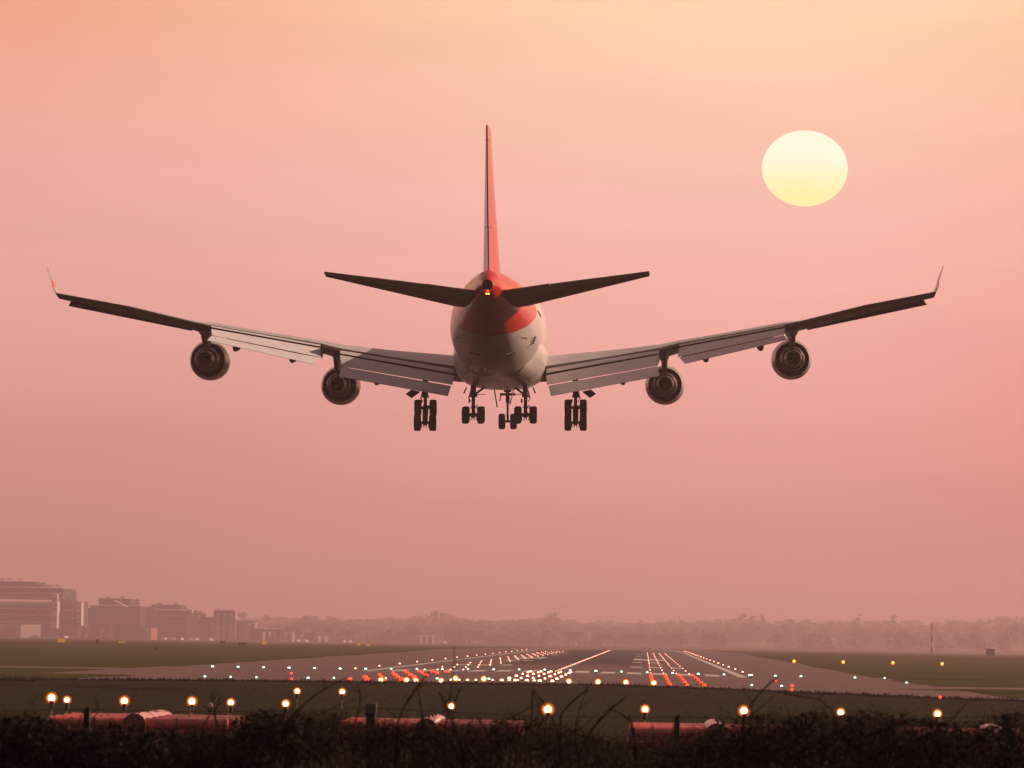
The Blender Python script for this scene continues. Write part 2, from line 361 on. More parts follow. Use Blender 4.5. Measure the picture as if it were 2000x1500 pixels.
# auxiliary exhaust ring and tail light
ex = MB(); ex.lathe([(-.10, .30), (-.16, .36), (.25, .37), (.3, .40)], (0, 0, 0), n=28); ex.lathe([(-.16, .33), (.2, .2)], (0, 0, 0), n=28); ex.lathe([(-.02, .001), (-.02, .345)], (0, 0, 0), n=28)
ex.build('exhaust_nozzle', M['black'], jet, smooth=30)
for sx_ in (-.07, .07):
    tl = MB(); tl.lathe([(-.06, .01), (-.05, .04), (0, .048), (.5, .05)], (sx_, .10, -.60), n=12); tl.build('tail_light', M['Ltail'], jet, smooth=True)
# belly fairing
fr = MB(); rings = []
for y, hw, zb in ((22, 2.3, -5.9), (25, 2.8, -6.12), (28, 3.15, -6.32), (32, 3.36, -6.5), (38, 3.48, -6.58), (46, 3.42, -6.52), (52, 3.1, -6.15), (55, 2.3, -5.8)):
    zc = -4.0; hh = zc-zb; e = 2.0/2.9
    rings.append([(hw*abs(math.sin(t))**e*np.sign(math.sin(t)), y, zc+(hh if math.cos(t) < 0 else 1.2)*abs(math.cos(t))**e*np.sign(math.cos(t))) for t in np.linspace(0, 2*math.pi, 40, endpoint=False)])
fr.loft(rings); fr.build('belly_fairing', fm, jet, smooth=40)
# vents on the rear belly
def on_skin(x, y, low=True):
    zc, hw, hh = (interp(y, sy, [s[k] for s in SEC]) for k in (1, 2, 3))
    z = hh*math.sqrt(max(0, 1-(x/hw)**2)); return zc-z if low else zc+z
def skin_px(px, py):                          # where the ray of a photo pixel meets the rear fuselage
    for y in np.arange(0, 40, .05):
        x, _, z = B(px, py, y); zc, hw, hh = (interp(y, sy, [s[k] for s in SEC]) for k in (1, 2, 3))
        if (x/hw)**2+((z-zc)/hh)**2 < 1: return Vector((x, y, z))
    return Vector(B(px, py, 20))
def skin_n(p):
    zc, hw, hh = (interp(p.y, sy, [s[k] for s in SEC]) for k in (1, 2, 3))
    return Vector((p.x/hw**2, -.12/hw, (p.z-zc)/hh**2)).normalized()
for a, b in (((893, 659), (901, 659)), ((1020, 659), (1029, 660)), ((918, 687), (937, 693)), ((990, 693), (1006, 687))):
    vb = MB(); p, q = skin_px(*a), skin_px(*b); n = skin_n((p+q)/2); w = Vector((0, .5, 0)); w -= n*w.dot(n)
    vb.slab([p-w*.5+n*.05, q-w*.5+n*.05, q+w*.5+n*.05, p+w*.5+n*.05], n, .1); vb.build('vent', M['dark'], fus)
# registration letters, starboard side of the rear fuselage
pc = skin_px(1041, 664); n = skin_n(pc); fwd = Vector((0, 1, 0)); fwd = (fwd-n*fwd.dot(n)).normalized(); up = n.cross(fwd) if n.cross(fwd).z > 0 else -n.cross(fwd)
tcu = bpy.data.curves.new('letters', 'FONT'); tcu.body = 'JE'; tcu.size = .8; tcu.align_x = 'CENTER'; tcu.align_y = 'CENTER'; tcu.extrude = .02
tmp = bpy.data.objects.new('letters', tcu); COL.objects.link(tmp); bpy.context.view_layer.update()
tme = bpy.data.meshes.new_from_object(tmp.evaluated_get(bpy.context.evaluated_depsgraph_get())); bpy.data.objects.remove(tmp); tme.materials.clear(); tme.materials.append(M['ink'])
tob = bpy.data.objects.new('registration_letters', tme); COL.objects.link(tob); tob.parent = fus
fx = fwd*1.9; pz = pc+n*.1
tob.matrix_local = Matrix(((fx.x, up.x, n.x, pz.x), (fx.y, up.y, n.y, pz.y), (fx.z, up.z, n.z, pz.z), (0, 0, 0, 1)))
# starboard cabin windows and rear door
for i in range(14):
    wb = MB(); y = 21.5+i*1.0; zc, hw, hh = (interp(y, sy, [s[k] for s in SEC]) for k in (1, 2, 3)); z = -1.3
    x = hw*math.sqrt(1-((z-zc)/hh)**2)
    for sgn in (-1, 1):
        if i in (3, 4): continue
        wb = MB(); wb.box((sgn*x-.03, y-.13, z-.18), (sgn*x+.006, y+.13, z+.18)); wb.build('cabin_window', M['dark'], fus)
# fin and rudder
def foil(st, upf=None):
    """loft of (leading point, trailing point, half thickness); half thickness is along x for fins"""
    rings = []
    for lead, trail, t in st:
        l, r = Vector(lead), Vector(trail); ring = []
        us = [0, .03, .1, .25, .45, .7, .9, 1]; th = [0, .42, .72, 1, .95, .62, .28, .10]
        for u, h in zip(us, th): p = l.lerp(r, u); ring.append(p+Vector((t*h, 0, 0)))
        for u, h in list(zip(us, th))[:0:-1]: p = l.lerp(r, u); ring.append(p-Vector((t*h, 0, 0)))
        rings.append(ring)
    b = MB(); b.loft(rings); return b
FT = B(952, 240, -1.2)[2]
fin = foil([((0, 17.5, .3), (0, 5.4, -.2), .64), ((0, 14.0, 1.6), (0, 5.0, 1.0), .58), ((0, 8.5, 6.2), (0, 2.4, 6.0), .36), ((0, 4.2, FT-.25), (0, .1, FT-.15), .17), ((0, 3.4, FT-.05), (0, .3, FT), .06)]).build('tail_fin', M['red'], jet, smooth=50)
def rud(z0, z1, d):
    b = MB()
    def hinge(z): return interp(z, [1.0, 6, FT], [5.15, 2.45, .05])
    def trail(z): return interp(z, [1.0, 6, FT], [2.3, .45, -1.35])
    def th(z): return interp(z, [1.0, 6, FT], [.40, .25, .11])
    rr = []
    for z in np.linspace(z0, z1, 4):
        h, t, w = hinge(z)-.05, trail(z), th(z); off = (h-t)*math.tan(d)
        rr.append([(-w, h, z), (0, h+w*.5, z), (w, h, z), (off+.05, t, z+.03), (off-.05, t, z+.03)])
    b.loft(rr); b.m = [1 if k < 15 and k % 5 in (3, 4) else 0 for k in range(len(b.f))]  # port and trailing faces get the painted sheen
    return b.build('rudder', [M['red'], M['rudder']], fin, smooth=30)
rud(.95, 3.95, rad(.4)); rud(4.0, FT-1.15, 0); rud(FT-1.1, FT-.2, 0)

# wing: section stations on the port side, mirrored for starboard
def wing_mesh(st, mi=0):
    rings = []
    us = [0, .02, .07, .16, .35, .55, .75, .9, 1.0]
    for x, yl, yt, zl, zt, zc, zb, tt in st:
        ring = []
        def up(u): return zl+(zc-zl)*math.sqrt(1-(1-u/.35)**2) if u <= .35 else zt+(zc-zt)*(1-((u-.35)/.65)**1.5)
        def lo(u): return zl+(zb-zl)*math.sqrt(1-(1-u/.35)**2) if u <= .35 else (zt-tt)+(zb-zt+tt)*(1-((u-.35)/.65)**1.3)
        for u in us: ring.append((x, yl+(yt-yl)*u, up(u)))
        for u in us[::-1][:-1]: ring.append((x, yl+(yt-yl)*u, lo(u)))
        rings.append(ring)
    b = MB(); b.loft(rings)
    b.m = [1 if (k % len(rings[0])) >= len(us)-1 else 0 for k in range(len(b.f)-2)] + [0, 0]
    return b
def S(px, pyte, yte, yl, crest, bot, lead, tt=.12):
    x, _, zt = B(px, pyte, yte); return (x, yl, yte, zt+lead, zt, zt+crest, zt+bot, tt)
r0 = B(888, 715, 36.5)
WST = [(-2.3, 50.9, 36.6, r0[2]+.05, r0[2]-.1, -3.8, -5.9, .3), (r0[0], 50.0, 36.5, r0[2]+.1, r0[2], -3.90, -5.9, .3),
       S(764, 697, 35.8, 46.2, .62, -1.0, -.05, .2), S(664, 680, 35.0, 42.4, .36, -.75, -.2), S(628, 671, 34.5, 41.0, .28, -.7, -.25), S(520, 653, 31.5, 37.5, .25, -.6, -.3),
       S(410, 634, 28.5, 34.2, .24, -.55, -.3), S(378, 628, 27.0, 33.2, .10, -.62, -.42, .05), S(250, 597.5, 24.0, 29.2, .07, -.56, -.40, .05), S(108, 571.5, 20.6, 25.0, .04, -.36, -.26, .04)]
def leanto(name, parent, top, bot, t, m, mirror):
    """panel between an upper edge and a lower edge, each two body points"""
    (a, b), (c, d) = top, bot
    a, b, c, d = map(Vector, (a, b, c, d)); n = (b-a).cross(c-a).normalized()
    if n.z < 0: n = -n
    mb_ = MB(); rr = []
    for k in range(5):
        u = k/4; p, q = a.lerp(b, u), c.lerp(d, u)
        rr.append([p-n*t*.1, p.lerp(q, .08)+n*0, p.lerp(q, .5), q, q-n*.035, p.lerp(q, .5)-n*t*.8, p.lerp(q, .1)-n*t, p-n*t*.7])
    mb_.loft(rr); return mb_.build(name, m, parent, smooth=35, mirror=mirror)
def engine(x, yn, z, mirror):
    s = 1
    nac = MB()
    nac.lathe([(3.7, 1.235), (3.65, 1.27), (4.4, 1.42), (5.6, 1.505), (6.6, 1.49), (7.4, 1.36), (7.75, 1.24), (7.8, 1.18), (7.6, 1.12), (6.8, 1.16), (6.3, 1.18)], (x, yn, z), n=44)
    e = nac.build('engine', M['nacelle'], jet, smooth=35, mirror=mirror)
    du = MB(); du.lathe([(3.68, 1.232), (4.3, 1.25), (5.0, 1.22), (5.0, .5)], (x, yn, z), n=44); du.lathe([(6.3, 1.18), (6.3, .02)], (x, yn, z), n=32)
    du.build('fan_duct', M['black'], e, smooth=35, mirror=mirror)
    co = MB(); co.lathe([(5.0, .98), (4.0, .98), (2.9, .93), (1.9, .80), (1.85, .77), (1.9, .70), (1.0, .62), (.1, .56), (0, .53), (.02, .50), (.5, .48)], (x, yn, z), n=44)
    co.build('core_cowl', M['bronze'], e, smooth=30, mirror=mirror)
    hb = MB(); hb.lathe([(.3, .49), (.3, .28), (.9, .05), (.9, .001)], (x, yn, z), n=32); hb.build('exhaust_hole', M['black'], e, mirror=mirror)
    return e
def pylon(e, x, y0, y1, ztop, zbot, mirror):
    b = MB(); rr = []
    for y, w, zt_, zb_ in ((y0, .10, ztop, ztop-.35), (y0+1.3, .26, ztop, zbot+.35), (y0+3.2, .30, ztop+.1, zbot), (y1-1, .30, ztop+.1, zbot), (y1, .05, ztop-.5, zbot)):
        rr.append([(x-w*1.7, y, zt_), (x-w*.75, y, (zt_+zb_)/2), (x-w*.55, y, zb_), (x+w*.55, y, zb_), (x+w*.75, y, (zt_+zb_)/2), (x+w*1.7, y, zt_)])
    b.loft(rr); return b.build('pylon', M['under'], e, smooth=35, mirror=mirror)
# wheels and gear
wm = MB(); wm.lathe([(-.24, .33), (-.265, .45), (-.25, .565), (-.14, .615), (0, .622), (.14, .615), (.25, .565), (.265, .45), (.24, .33)], (0, 0, 0), 'x', 28)
for gx in (-.13, .13): wm.lathe([(gx-.012, .61), (gx-.012, .6225), (gx+.012, .6225), (gx+.012, .61)], (0, 0, 0), 'x', 28)
wm.lathe([(-.18, .34), (-.15, .2), (-.2, .1), (-.2, .001)], (0, 0, 0), 'x', 20, 1); wm.lathe([(.18, .34), (.15, .2), (.2, .1), (.2, .001)], (0, 0, 0), 'x', 20, 1)
wheel0 = None
def wheel(parent, loc):
    global wheel0
    if wheel0 is None:
        wheel0 = wm.build('wheel', [M['tyre'], M['hub']], parent, smooth=40); o = wheel0
    else:
        o = wheel0.copy(); COL.objects.link(o); o.parent = parent
    o.location = loc
def main_gear(x, y, zbot, ztop, tilt, brace, parent=jet):
    """truck of four wheels; zbot is the lowest tyre point"""
    sgn = 1 if x > 0 else -1; hb_ = .735
    dz = math.sin(tilt)*hb_; dy = math.cos(tilt)*hb_
    zc = zbot+.622+dz
    b = MB()
    b.tube([(x, y+.25, ztop), (x, y+.12, zc+1.35)], .21, 12); b.tube([(x, y+.12, zc+1.4), (x, y, zc)], .13, 12)
    b.tube([(x, y+.12, zc+1.32), (x, y+.12, zc+1.5)], .27, 12); b.tube([(x, y+.0, zc+.5), (x, y, zc+.65)], .19, 10)
    b.tube([(x, y-dy*1.15, zc-dz*1.15), (x, y+dy*1.15, zc+dz*1.15)], [.20, .22], 10)
    for k in (-1, 1): b.tube([(x-.52, y+k*dy, zc+k*dz), (x+.52, y+k*dy, zc+k*dz)], .11, 10)
    b.tube([(x, y-.35, zc+1.15), (x, y-.45, zc+.55), (x, y-.12, zc+.18)], .07, 6)
    b.tube([(x+sgn*.16, y-.1, zc+1.9), (x+sgn*.34, y-.1, zc+1.25), (x+sgn*.2, y-.1, zc+1.0)], .05, 6)
    b.tube([(x-.28, y-.1, zc+1.2), (x-.3, y-.1, zc+.9)], .07, 6); b.tube([(x+.26, y-.1, zc+.75), (x+.28, y-.1, zc+.45)], .05, 6)
    for kx in (-.3, -.1, .1, .3): b.tube([(x+kx, y-dy, zc-dz), (x+kx*.8, y-dy-.05, zc-dz-.36)], .035, 5)
    if brace: b.tube([(x, y+.1, zc+1.45), (x+brace, y+.9, ztop)], .085, 8); b.tube([(x+brace*.9, y+.1, zc+1.55), (x, y+.1, zc+1.5)], .03, 6)
    gobj = b.build('landing_gear', M['gear'], parent, smooth=40)
    for k in (-1, 1):
        for q in (-.57, .57): wheel(gobj, (x+q, y+k*dy, zc+k*dz))
    return gobj
ei = B(666, 753, 44.5); eo = B(411, 704, 37.0)
for mir in (False, True):
    side = 'starboard' if mir else 'port'
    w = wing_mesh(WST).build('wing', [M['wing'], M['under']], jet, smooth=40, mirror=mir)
    # near-black panels: shade of the flap slots put into colour
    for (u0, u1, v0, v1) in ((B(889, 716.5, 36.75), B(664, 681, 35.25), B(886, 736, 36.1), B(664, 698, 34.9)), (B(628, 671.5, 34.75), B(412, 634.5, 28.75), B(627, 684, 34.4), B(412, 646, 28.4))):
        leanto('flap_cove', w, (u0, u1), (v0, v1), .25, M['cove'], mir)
    # inboard triple slotted flap
    leanto('flap', w, (B(887, 720.3, 36.4), B(665, 684, 34.9)), (B(886.5, 728.5, 35.95), B(664.5, 690, 34.5)), .16, M['flap'], mir)
    leanto('flap', w, (B(887, 732.5, 35.85), B(664, 692.5, 34.45)), (B(884, 751, 34.75), B(667, 714.5, 33.4)), .32, M['flap'], mir)
    leanto('flap', w, (B(881, 753.3, 34.75), B(667, 715.6, 33.45)), (B(875, 773, 33.6), B(662, 735, 32.3)), .20, M['flap'], mir)
    # outboard flap
    leanto('flap', w, (B(626, 673.5, 34.45), B(413, 636.2, 28.5)), (B(626, 676.5, 34.3), B(413, 638.6, 28.35)), .12, M['flap'], mir)
    leanto('flap', w, (B(626, 679.5, 34.2), B(413, 641.8, 28.25)), (B(627, 697.5, 33.1), B(414, 654.6, 27.3)), .24, M['flap'], mir)
    leanto('flap', w, (B(624, 699.0, 33.05), B(413, 655.6, 27.25)), (B(612, 711, 32.2), B(405, 664.5, 26.6)), .16, M['flap'], mir)
    # inboard aileron, drooped between the two flaps
    leanto('aileron', w, (B(663, 680.5, 33.8), B(630, 672.5, 33.2)), (B(662, 688, 35.6), B(631, 682.5, 35.0)), .22, M['under'], mir)
    leanto('aileron', w, (B(376, 628.5, 26.7), B(270, 602.5, 24.0)), (B(374, 631.5, 27.9), B(268, 605.5, 25.2)), .06, M['under'], mir)
    # leading edge flaps
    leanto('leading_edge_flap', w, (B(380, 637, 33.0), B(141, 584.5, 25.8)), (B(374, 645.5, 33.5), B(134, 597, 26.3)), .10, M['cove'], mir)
    leanto('leading_edge_flap', w, ((-13.6, 40.9, -3.5), (-20.4, 34.9, -2.5)), ((-13.6, 41.6, -4.1), (-20.4, 35.6, -3.0)), .14, M['under'], mir)
    leanto('leading_edge_flap', w, ((-4.6, 49.0, -4.9), (-10.9, 43.4, -3.85)), ((-4.6, 49.8, -5.6), (-10.9, 44.1, -4.5)), .14, M['under'], mir)
    # winglet
    a = Vector(B(108, 571.5, 20.6)); t2 = Vector(B(91, 522, 18.6)); mid = Vector(B(101, 548, 19.6))
    wl = MB(); rr = []
    for p, ch, th in ((a+Vector((.05, 0, -.05)), 3.6, .13), (a.lerp(mid, .45)+Vector((-.06, 0, 0)), 2.7, .10), (mid, 2.0, .07), (t2, .85, .03)):
        rr.append([p+Vector((-th*.2, 0, 0)), p+Vector((-th, ch*.4, 0)), p+Vector((-th*.6, ch*.85, 0)), p+Vector((0, ch, 0)), p+Vector((th*.6, ch*.85, 0)), p+Vector((th, ch*.4, 0)), p+Vector((th*.2, 0, 0))])
    for i in (0, 1, 2):
        seg = MB(); seg.loft([rr[i], rr[i+1]])
        wl.v = wl.v
    wl.loft(rr); wl.m = [1 if 14 <= k < 14+0 or (7 <= k < 14) else 0 for k in range(len(wl.f))]
    wl.build('winglet', [M['nacelle'], M['red']], w, smooth=40, mirror=mir)
    # flap track fairings
    for px, py, y, ln in ((459, 684, 28.4, 1.5), (570, 706, 31.8, 1.5), (735, 750, 34.1, 1.2)):
        c = Vector(B(px, py-3, y)); ff = MB()
        ff.lathe([(-.1, .02), (0, .10), (.5, .22), (ln+.6, .27), (ln+2.6, .2), (ln+3.2, .02)], (0, 0, 0), n=14)
        ff.v = [(c.x+x, c.y+yy, c.z+zz*1.2+yy*.09) for x, yy, zz in ff.v]
        ff.build('flap_track_fairing', M['dark'], w, smooth=True, mirror=mir)
    # static wicks at the trailing edge
    # engines
    e = engine(ei[0], 38.5, ei[2], mir); pylon(e, ei[0]+.05, 35.0, 45.5, -3.75, ei[2]+1.0, mir)
    e = engine(eo[0], 31.0, eo[2], mir); pylon(e, eo[0]+.05, 28.6, 38.0, -2.35, eo[2]+1.0, mir)
    # tailplane
    q = lambda px, py, y: B(px, py, y)
    st = []
    for px, pyt, yt, yl, pyl in ((925, 567, 3.2, 12.0, 605), (880, 560.5, 2.2, 9.4, 599), (760, 545.5, .4, 5.4, 571), (633.5, 530.6, -1.5, 1.3, 541)):
        x, _, zt = B(px, pyt, yt); zl = B(px, pyl, yl)[2]
        st.append((x, yl, yt, zl+.12, zt, max(zl, zt)-.02-.25*abs(zt-zl), zl-.02, .05))
    st[0] = (-.9,)+st[0][1:]
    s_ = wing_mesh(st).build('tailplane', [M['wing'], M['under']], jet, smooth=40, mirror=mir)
    leanto('elevator', s_, (B(917, 565.5, 1.9), B(832, 553.5, .3)), (B(909, 585.0, 4.4), B(828, 566.0, 2.4)), .10, M['elev'], mir)
    leanto('elevator', s_, (B(831, 555.0, .3), B(633.5, 530.0, -2.2)), (B(827, 565.5, 2.2), B(633.5, 534.6, -.9)), .08, M['elev'], mir)
    # gear
    sg = 1 if mir else -1
    g_ = main_gear(sg*5.63, 36.8, -9.71, -5.7, rad(50), 0); 
    dd = MB(); pts = [B(793, 769, 38), B(805, 777, 38), B(821, 765, 39), B(803, 761, 39)]
    n = Vector((.55, -.6, .6)); dd.slab(pts, n, .06)
    dd.build('gear_door', M['dark'], jet, mirror=mir)
    main_gear(sg*1.94, 33.7, -9.20, -6.3, rad(3), -sg*1.05)
    td = MB(); td.tube([B(911, 757, 34.5), B(906, 768, 34.3)], .05, 6); td.tube([B(906, 767, 34.3), B(909, 766, 34.3)], .04, 6); td.build('gear_door', M['dark'], jet, mirror=mir)
# nose gear
nb = MB(); y = 60.9; za = -9.39+.6
nb.tube([(0, y+.5, -5.9), (0, y, za+1.5)], .16, 12); nb.tube([(0, y, za+1.5), (0, y, za)], .095, 10); nb.tube([(-.42, y, za), (.42, y, za)], .09, 8)
nb.tube([(-.62, y-.05, za+2.15), (.62, y-.05, za+2.15)], .10, 8); nb.tube([(-.3, y-.1, za+2.6), (.3, y-.1, za+2.6)], .28, 8)
nb.tube([(0, y-.4, za+1.5), (0, y-.5, za+.9), (0, y-.08, za+.25)], .06, 6); nb.tube([(0, y+.1, za+1.7), (0, y+3, -6.0)], .07, 6)
nb.tube([(-.55, y-.05, za+2.1), (-.62, y-.05, za+1.6)], .05, 6)
ng = nb.build('landing_gear', M['gear'], jet, smooth=40)
for q in (-.46, .46): wheel(ng, (q, y, za))
for a, b in (((965, 757), (971, 795)), ((1004, 757), (996, 790))):
    d0 = MB(); p, q = Vector(B(*a, 58.5)), Vector(B(*b, 58.5)); d0.slab([p, q, q+Vector((0, 2.6, 0)), p+Vector((0, 2.6, 0))], Vector((1, 0, 0)), .05); d0.build('gear_door', M['under'], jet)

# ------------------------------------------------------------------ approach lamps on short yellow poles
def lamp(name, px, py, Y, label, hgt=None, base=None, r=.105, group='approach lamps on yellow poles in front of the runway'):
    c = P(px, py, Y); gz = H(c[0], c[1])
    root = empty(name, (c[0], c[1], gz), label, 'lamp', group)
    h = max(.25, c[2]-gz)
    b = MB(); b.tube([(0, 0, -.05), (0, 0, h-.30)], .022, 8); b.build('pole', M['pole'], root)
    b = MB(); b.lathe([(h-.42, .03), (h-.40, .085), (h-.16, .10), (h-.10, .075)], (0, 0, 0), 'z', 14, cap=True); b.build('housing', M['dark'], root, smooth=40)
    b = MB(); b.lathe([(-.045, r*.9), (-.05, r*1.15)], (0, 0, h), 'y', 20); b.lathe([(-.05, r*1.15), (-.055, r*1.42)], (0, 0, h), 'y', 20, 1); b.lathe([(-.055, r*1.42), (-.05, r*1.8), (.02, r*1.82), (.08, r*1.3), (.12, r*.5)], (0, 0, h), 'y', 20, 2); b.build('reflector', [M['Lin'], M['Lrim'], M['Lout']], root, smooth=40)  # glowing bands stand in for the halo round the lens
    b = MB(); b.lathe([(-.13, .001), (-.125, r*.4), (-.10, r*.75), (-.055, r*.9), (-.04, r*.92)], (0, 0, h), 'y', 20, cap=False); b.build('lens', M['Lapp'], root, smooth=True)
    return root
bar = [(101, 1363, 'large approach lamp at far left above the end of the red tube', .135), (131, 1367, 'small approach lamp just right of the large far left lamp', .10),
       (243, 1369, 'approach lamp standing behind the left red drum face', .125), (375, 1370, 'approach lamp behind the right arm of the leftmost red tube unit', .125),
       (451, 1372, 'approach lamp just beyond the right end of the leftmost red tube unit', .105), (881, 1379.5, 'approach lamp behind the drum of the second red tube unit', .105),
       (1070, 1385.5, 'approach lamp with a wide amber rim above bare brambles in mid picture', .15), (1260, 1385.5, 'approach lamp above the left arm of the third red tube unit', .115),
       (1453, 1388.5, 'approach lamp just right of the third red drum with a bright amber rim', .14), (1642, 1391.5, 'approach lamp above the hedge between the third and fourth red tube units', .115),
       (1831, 1394, 'rightmost approach lamp above the left arm of the fourth red tube unit', .115)]
for px, py, lb, r in bar: lamp('approach_lamp', px, py, 213, lb, r=r)
for px, py, Y, lb in ((558, 1374.5, 225, 'approach lamp low in the grass left of the bare twigs'), (580.5, 1350, 300, 'farther approach lamp near the grass crest, left one of two'), (668.5, 1351, 300, 'farther approach lamp near the grass crest, right one of two')):
    lamp('approach_lamp', px, py, Y, lb, r=.13 if Y == 300 else .115)
# a grey crossbar with a stub light beside the fourth lamp
c = P(400, 1380, 206); gz = H(c[0], c[1])
cb = empty('light_crossbar', (c[0], c[1], gz), 'thin grey crossbar on posts carrying small unlit lamp fittings beside the red tubes', 'crossbar')
h = c[2]-gz; b = MB(); b.tube([(-.75, 0, h), (1.25, 0, h)], .022, 8); b.build('rail', M['zinc'], cb)
b = MB(); b.tube([(-.55, 0, 0), (-.55, 0, h)], .02, 6); b.build('post', M['pole'], cb); b = MB(); b.tube([(.9, 0, 0), (.9, 0, h)], .02, 6); b.build('post', M['pole'], cb)
b = MB(); b.lathe([(-.02, .05), (.04, .075), (.13, .06), (.16, .02)], (.23, 0, h), 'z', 12, cap=True); b.build('lamp_fitting', M['whitev'], cb, smooth=40)

# ------------------------------------------------------------------ runway lights
def dome(name, r, m, hh):
    b = MB(); b.lathe([(-hh, r*.5), (-r*.6, r*.6), (-r*.35, r*.9)], (0, 0, 0), 'z', 10, 1); b.lathe([(-r*.35, r*.93), (0, r), (r*.5, r*.85), (r*.85, r*.45), (r, .001)], (0, 0, 0), 'z', 12)
    return b.build(name, [m, M['dark']], smooth=40)
def row(name, pts, r, m, label, group, cat='runway light'):
    base = None
    for x, y, h in pts:
        z = (far_h(x, y) if y > 470 else H(x, y))+h
        if base is None: o = base = dome(name, r, m, h)
        else: o = base.copy(); COL.objects.link(o)
        k = random.uniform(.75, 1.3); o.location = (x, y, z); o.scale = (k, k, 1); tag(o, label, cat, group)
row('edge_light', [(-24.4, 663+60*k, .33) for k in range(0, 17)], .13, M['Lwhite'], 'small white light on the left edge line of the runway', 'left edge lights of the runway')
row('edge_light', [(24.4, 663+60*k, .33) for k in range(0, 20)], .13, M['Lwhite'], 'small white light on the right edge line of the runway', 'right edge lights of the runway')
row('centreline_light', [(.15, 672+15*k, .06) for k in range(71)], .065, M['Lwhite'], 'white light in the dense slanting line along the runway centre', 'centreline lights of the runway')
row('touchdown_light', [(s*(12+1.65*j), 690+60*k, .08) for k in range(15) for j in range(4) for s in (-1,)], .11, M['Lwhite'], 'white light in the touchdown bars left of the runway centre', 'left touchdown zone lights')
row('touchdown_light', [(s*(12+1.65*j), 690+60*k, .08) for k in range(15) for j in range(4) for s in (1,)], .08, M['Lwhite'], 'white light in the four touchdown columns right of the runway centre', 'right touchdown zone lights')
row('threshold_light', [(-42+3.15*k, 663-.6, .30) for k in range(27) if -42+3.15*k < 31] + [(36.8, 655, .3), (40.4, 655, .3)], .14, M['Lgreen'], 'greenish white light in the threshold row across the runway', 'threshold lights across the runway')
row('threshold_light', [(-33+2.6*k, 541, .12) for k in (0, 1, 2, 4, 5, 7, 9, 11)] + [(22, 541, .12), (25, 541, .12), (40.2, 596, .25)], .12, M['Lgreen'], 'dim green light low behind the grass crest before the threshold', 'dim green lights before the threshold')  # added domes in place of the green row's reflection in the paving
redp = [(s*(12+1.65*j), Y, .22) for Y in (648, 633, 603, 573, 543, 513) for j in range(4) for s in (1,)]
row('side_row_light', redp, .155, M['Lred'], 'red light in the slanting red columns right of the approach line', 'red side row lights on the right')
redp = [(-(12+1.65*j), Y, .22) for Y in (633, 603, 573, 543, 515) for j in range(4)]
row('side_row_light', redp, .20, M['Lred'], 'red light in the scattered red bars left of the approach line', 'red side row lights on the left')
row('approach_light', [(-2.4+1.2*j, Y, .18) for Y in (646, 630, 603, 573, 543, 516) for j in range(5)], .15, M['Lwhite'], 'white light in the bright cluster of approach bars below the centreline', 'cluster of white approach lights')
row('approach_light', [(-2.9+2.9*0+k*.78-2.4, 503, .3) for k in range(-2, 9)], .12, M['Lwhite'], 'white light in the lowest crowded row touching the grass crest', 'lowest row of white approach lights')
# bright lamps just over the crest, one crossbar
for px, py, lb in ((744, 1328.5, 'bright white lamp low on the grass crest among the red lights at left'), (794, 1328.5, 'left one of two bright lamps touching on the grass crest'), (812, 1329.5, 'right one of two bright lamps touching on the grass crest'),
                   (862, 1330, 'bright white lamp on the grass crest left of the tall twig'), (889.5, 1325, 'bright white lamp standing at the tall upright twig'), (945, 1326, 'bright white lamp just left of the white light cluster'),
                   (1111, 1331, 'bright white lamp just right of the white light cluster'), (1168, 1332, 'second bright lamp right of the white light cluster'), (1222.5, 1333, 'third bright lamp right of the white light cluster'), (1277, 1334, 'bright white lamp below the first red column')):
    c = P(px, py, 470); b = MB(); r = .20
    b.lathe([(-max(.1, c[2]+.2), .04), (-.16, .04), (-.14, .12)], (0, 0, 0), 'z', 10, 1)
    b.lathe([(-.14, .001), (-.12, r*.5), (-.08, r*.8), (-.03, r*.85)], (0, 0, 0), 'y', 18); b.lathe([(-.035, r*.85), (-.04, r*1.1)], (0, 0, 0), 'y', 18, 3); b.lathe([(-.04, r*1.1), (-.04, r*1.4), (.02, r*1.45), (.1, r)], (0, 0, 0), 'y', 18, 2)  # outer emissive rings imitate the lamp's halo
    o = b.build('crest_lamp', [M['Lwhite'], M['dark'], M['Lrim'], M['Lin']], smooth=40); o.location = c; tag(o, lb, 'lamp', 'bright lamps along the grass crest')
def spot(name, px, py, Y, m, r, label, group=None):
    c = P(px, py, Y); gz = min(H(c[0], c[1]), c[2]-.15); b = MB()
    b.tube([(0, 0, gz-c[2]), (0, 0, -r*.6)], .03, 6, 1); b.lathe([(-r, .01), (-r*.7, r*.7), (0, r), (r*.7, r*.7), (r, .01)], (0, 0, 0), 'z', 12)
    o = b.build(name, [m, M['dark']], smooth=40); o.location = c; return tag(o, label, 'lamp', group)
for i, (px, py) in enumerate(((1551, 1291.5), (1647, 1293), (1744, 1294.5), (1840, 1296.5))):
    spot('obstacle_lamp', px, py, 900, M['Lorange'], .27, ('leftmost', 'second from left', 'third from left', 'rightmost')[i]+' of the four orange lamps on the right hand grass', 'orange lamps on the right hand grass')
spot('obstacle_lamp', 1547, 1339, 520, M['Lred'], .14, 'upper of two stacked red lamps at the right of the paving'); spot('obstacle_lamp', 1547, 1347, 480, M['Lred'], .14, 'lower of two stacked red lamps at the right of the paving')
spot('obstacle_lamp', 1836, 1361.5, 392, M['Lred'], .11, 'lone red lamp on the grass edge at far right'); spot('obstacle_lamp', 569, 1315, 600, M['Lred'], .13, 'upper red lamp under the green row at left'); spot('obstacle_lamp', 569.5, 1326, 520, M['Lred'], .11, 'lower red lamp at the grass edge at left')
spot('obstacle_lamp', 1516, 1330, 600, M['Lred'], .09, 'small red lamp just below the last green light at right')

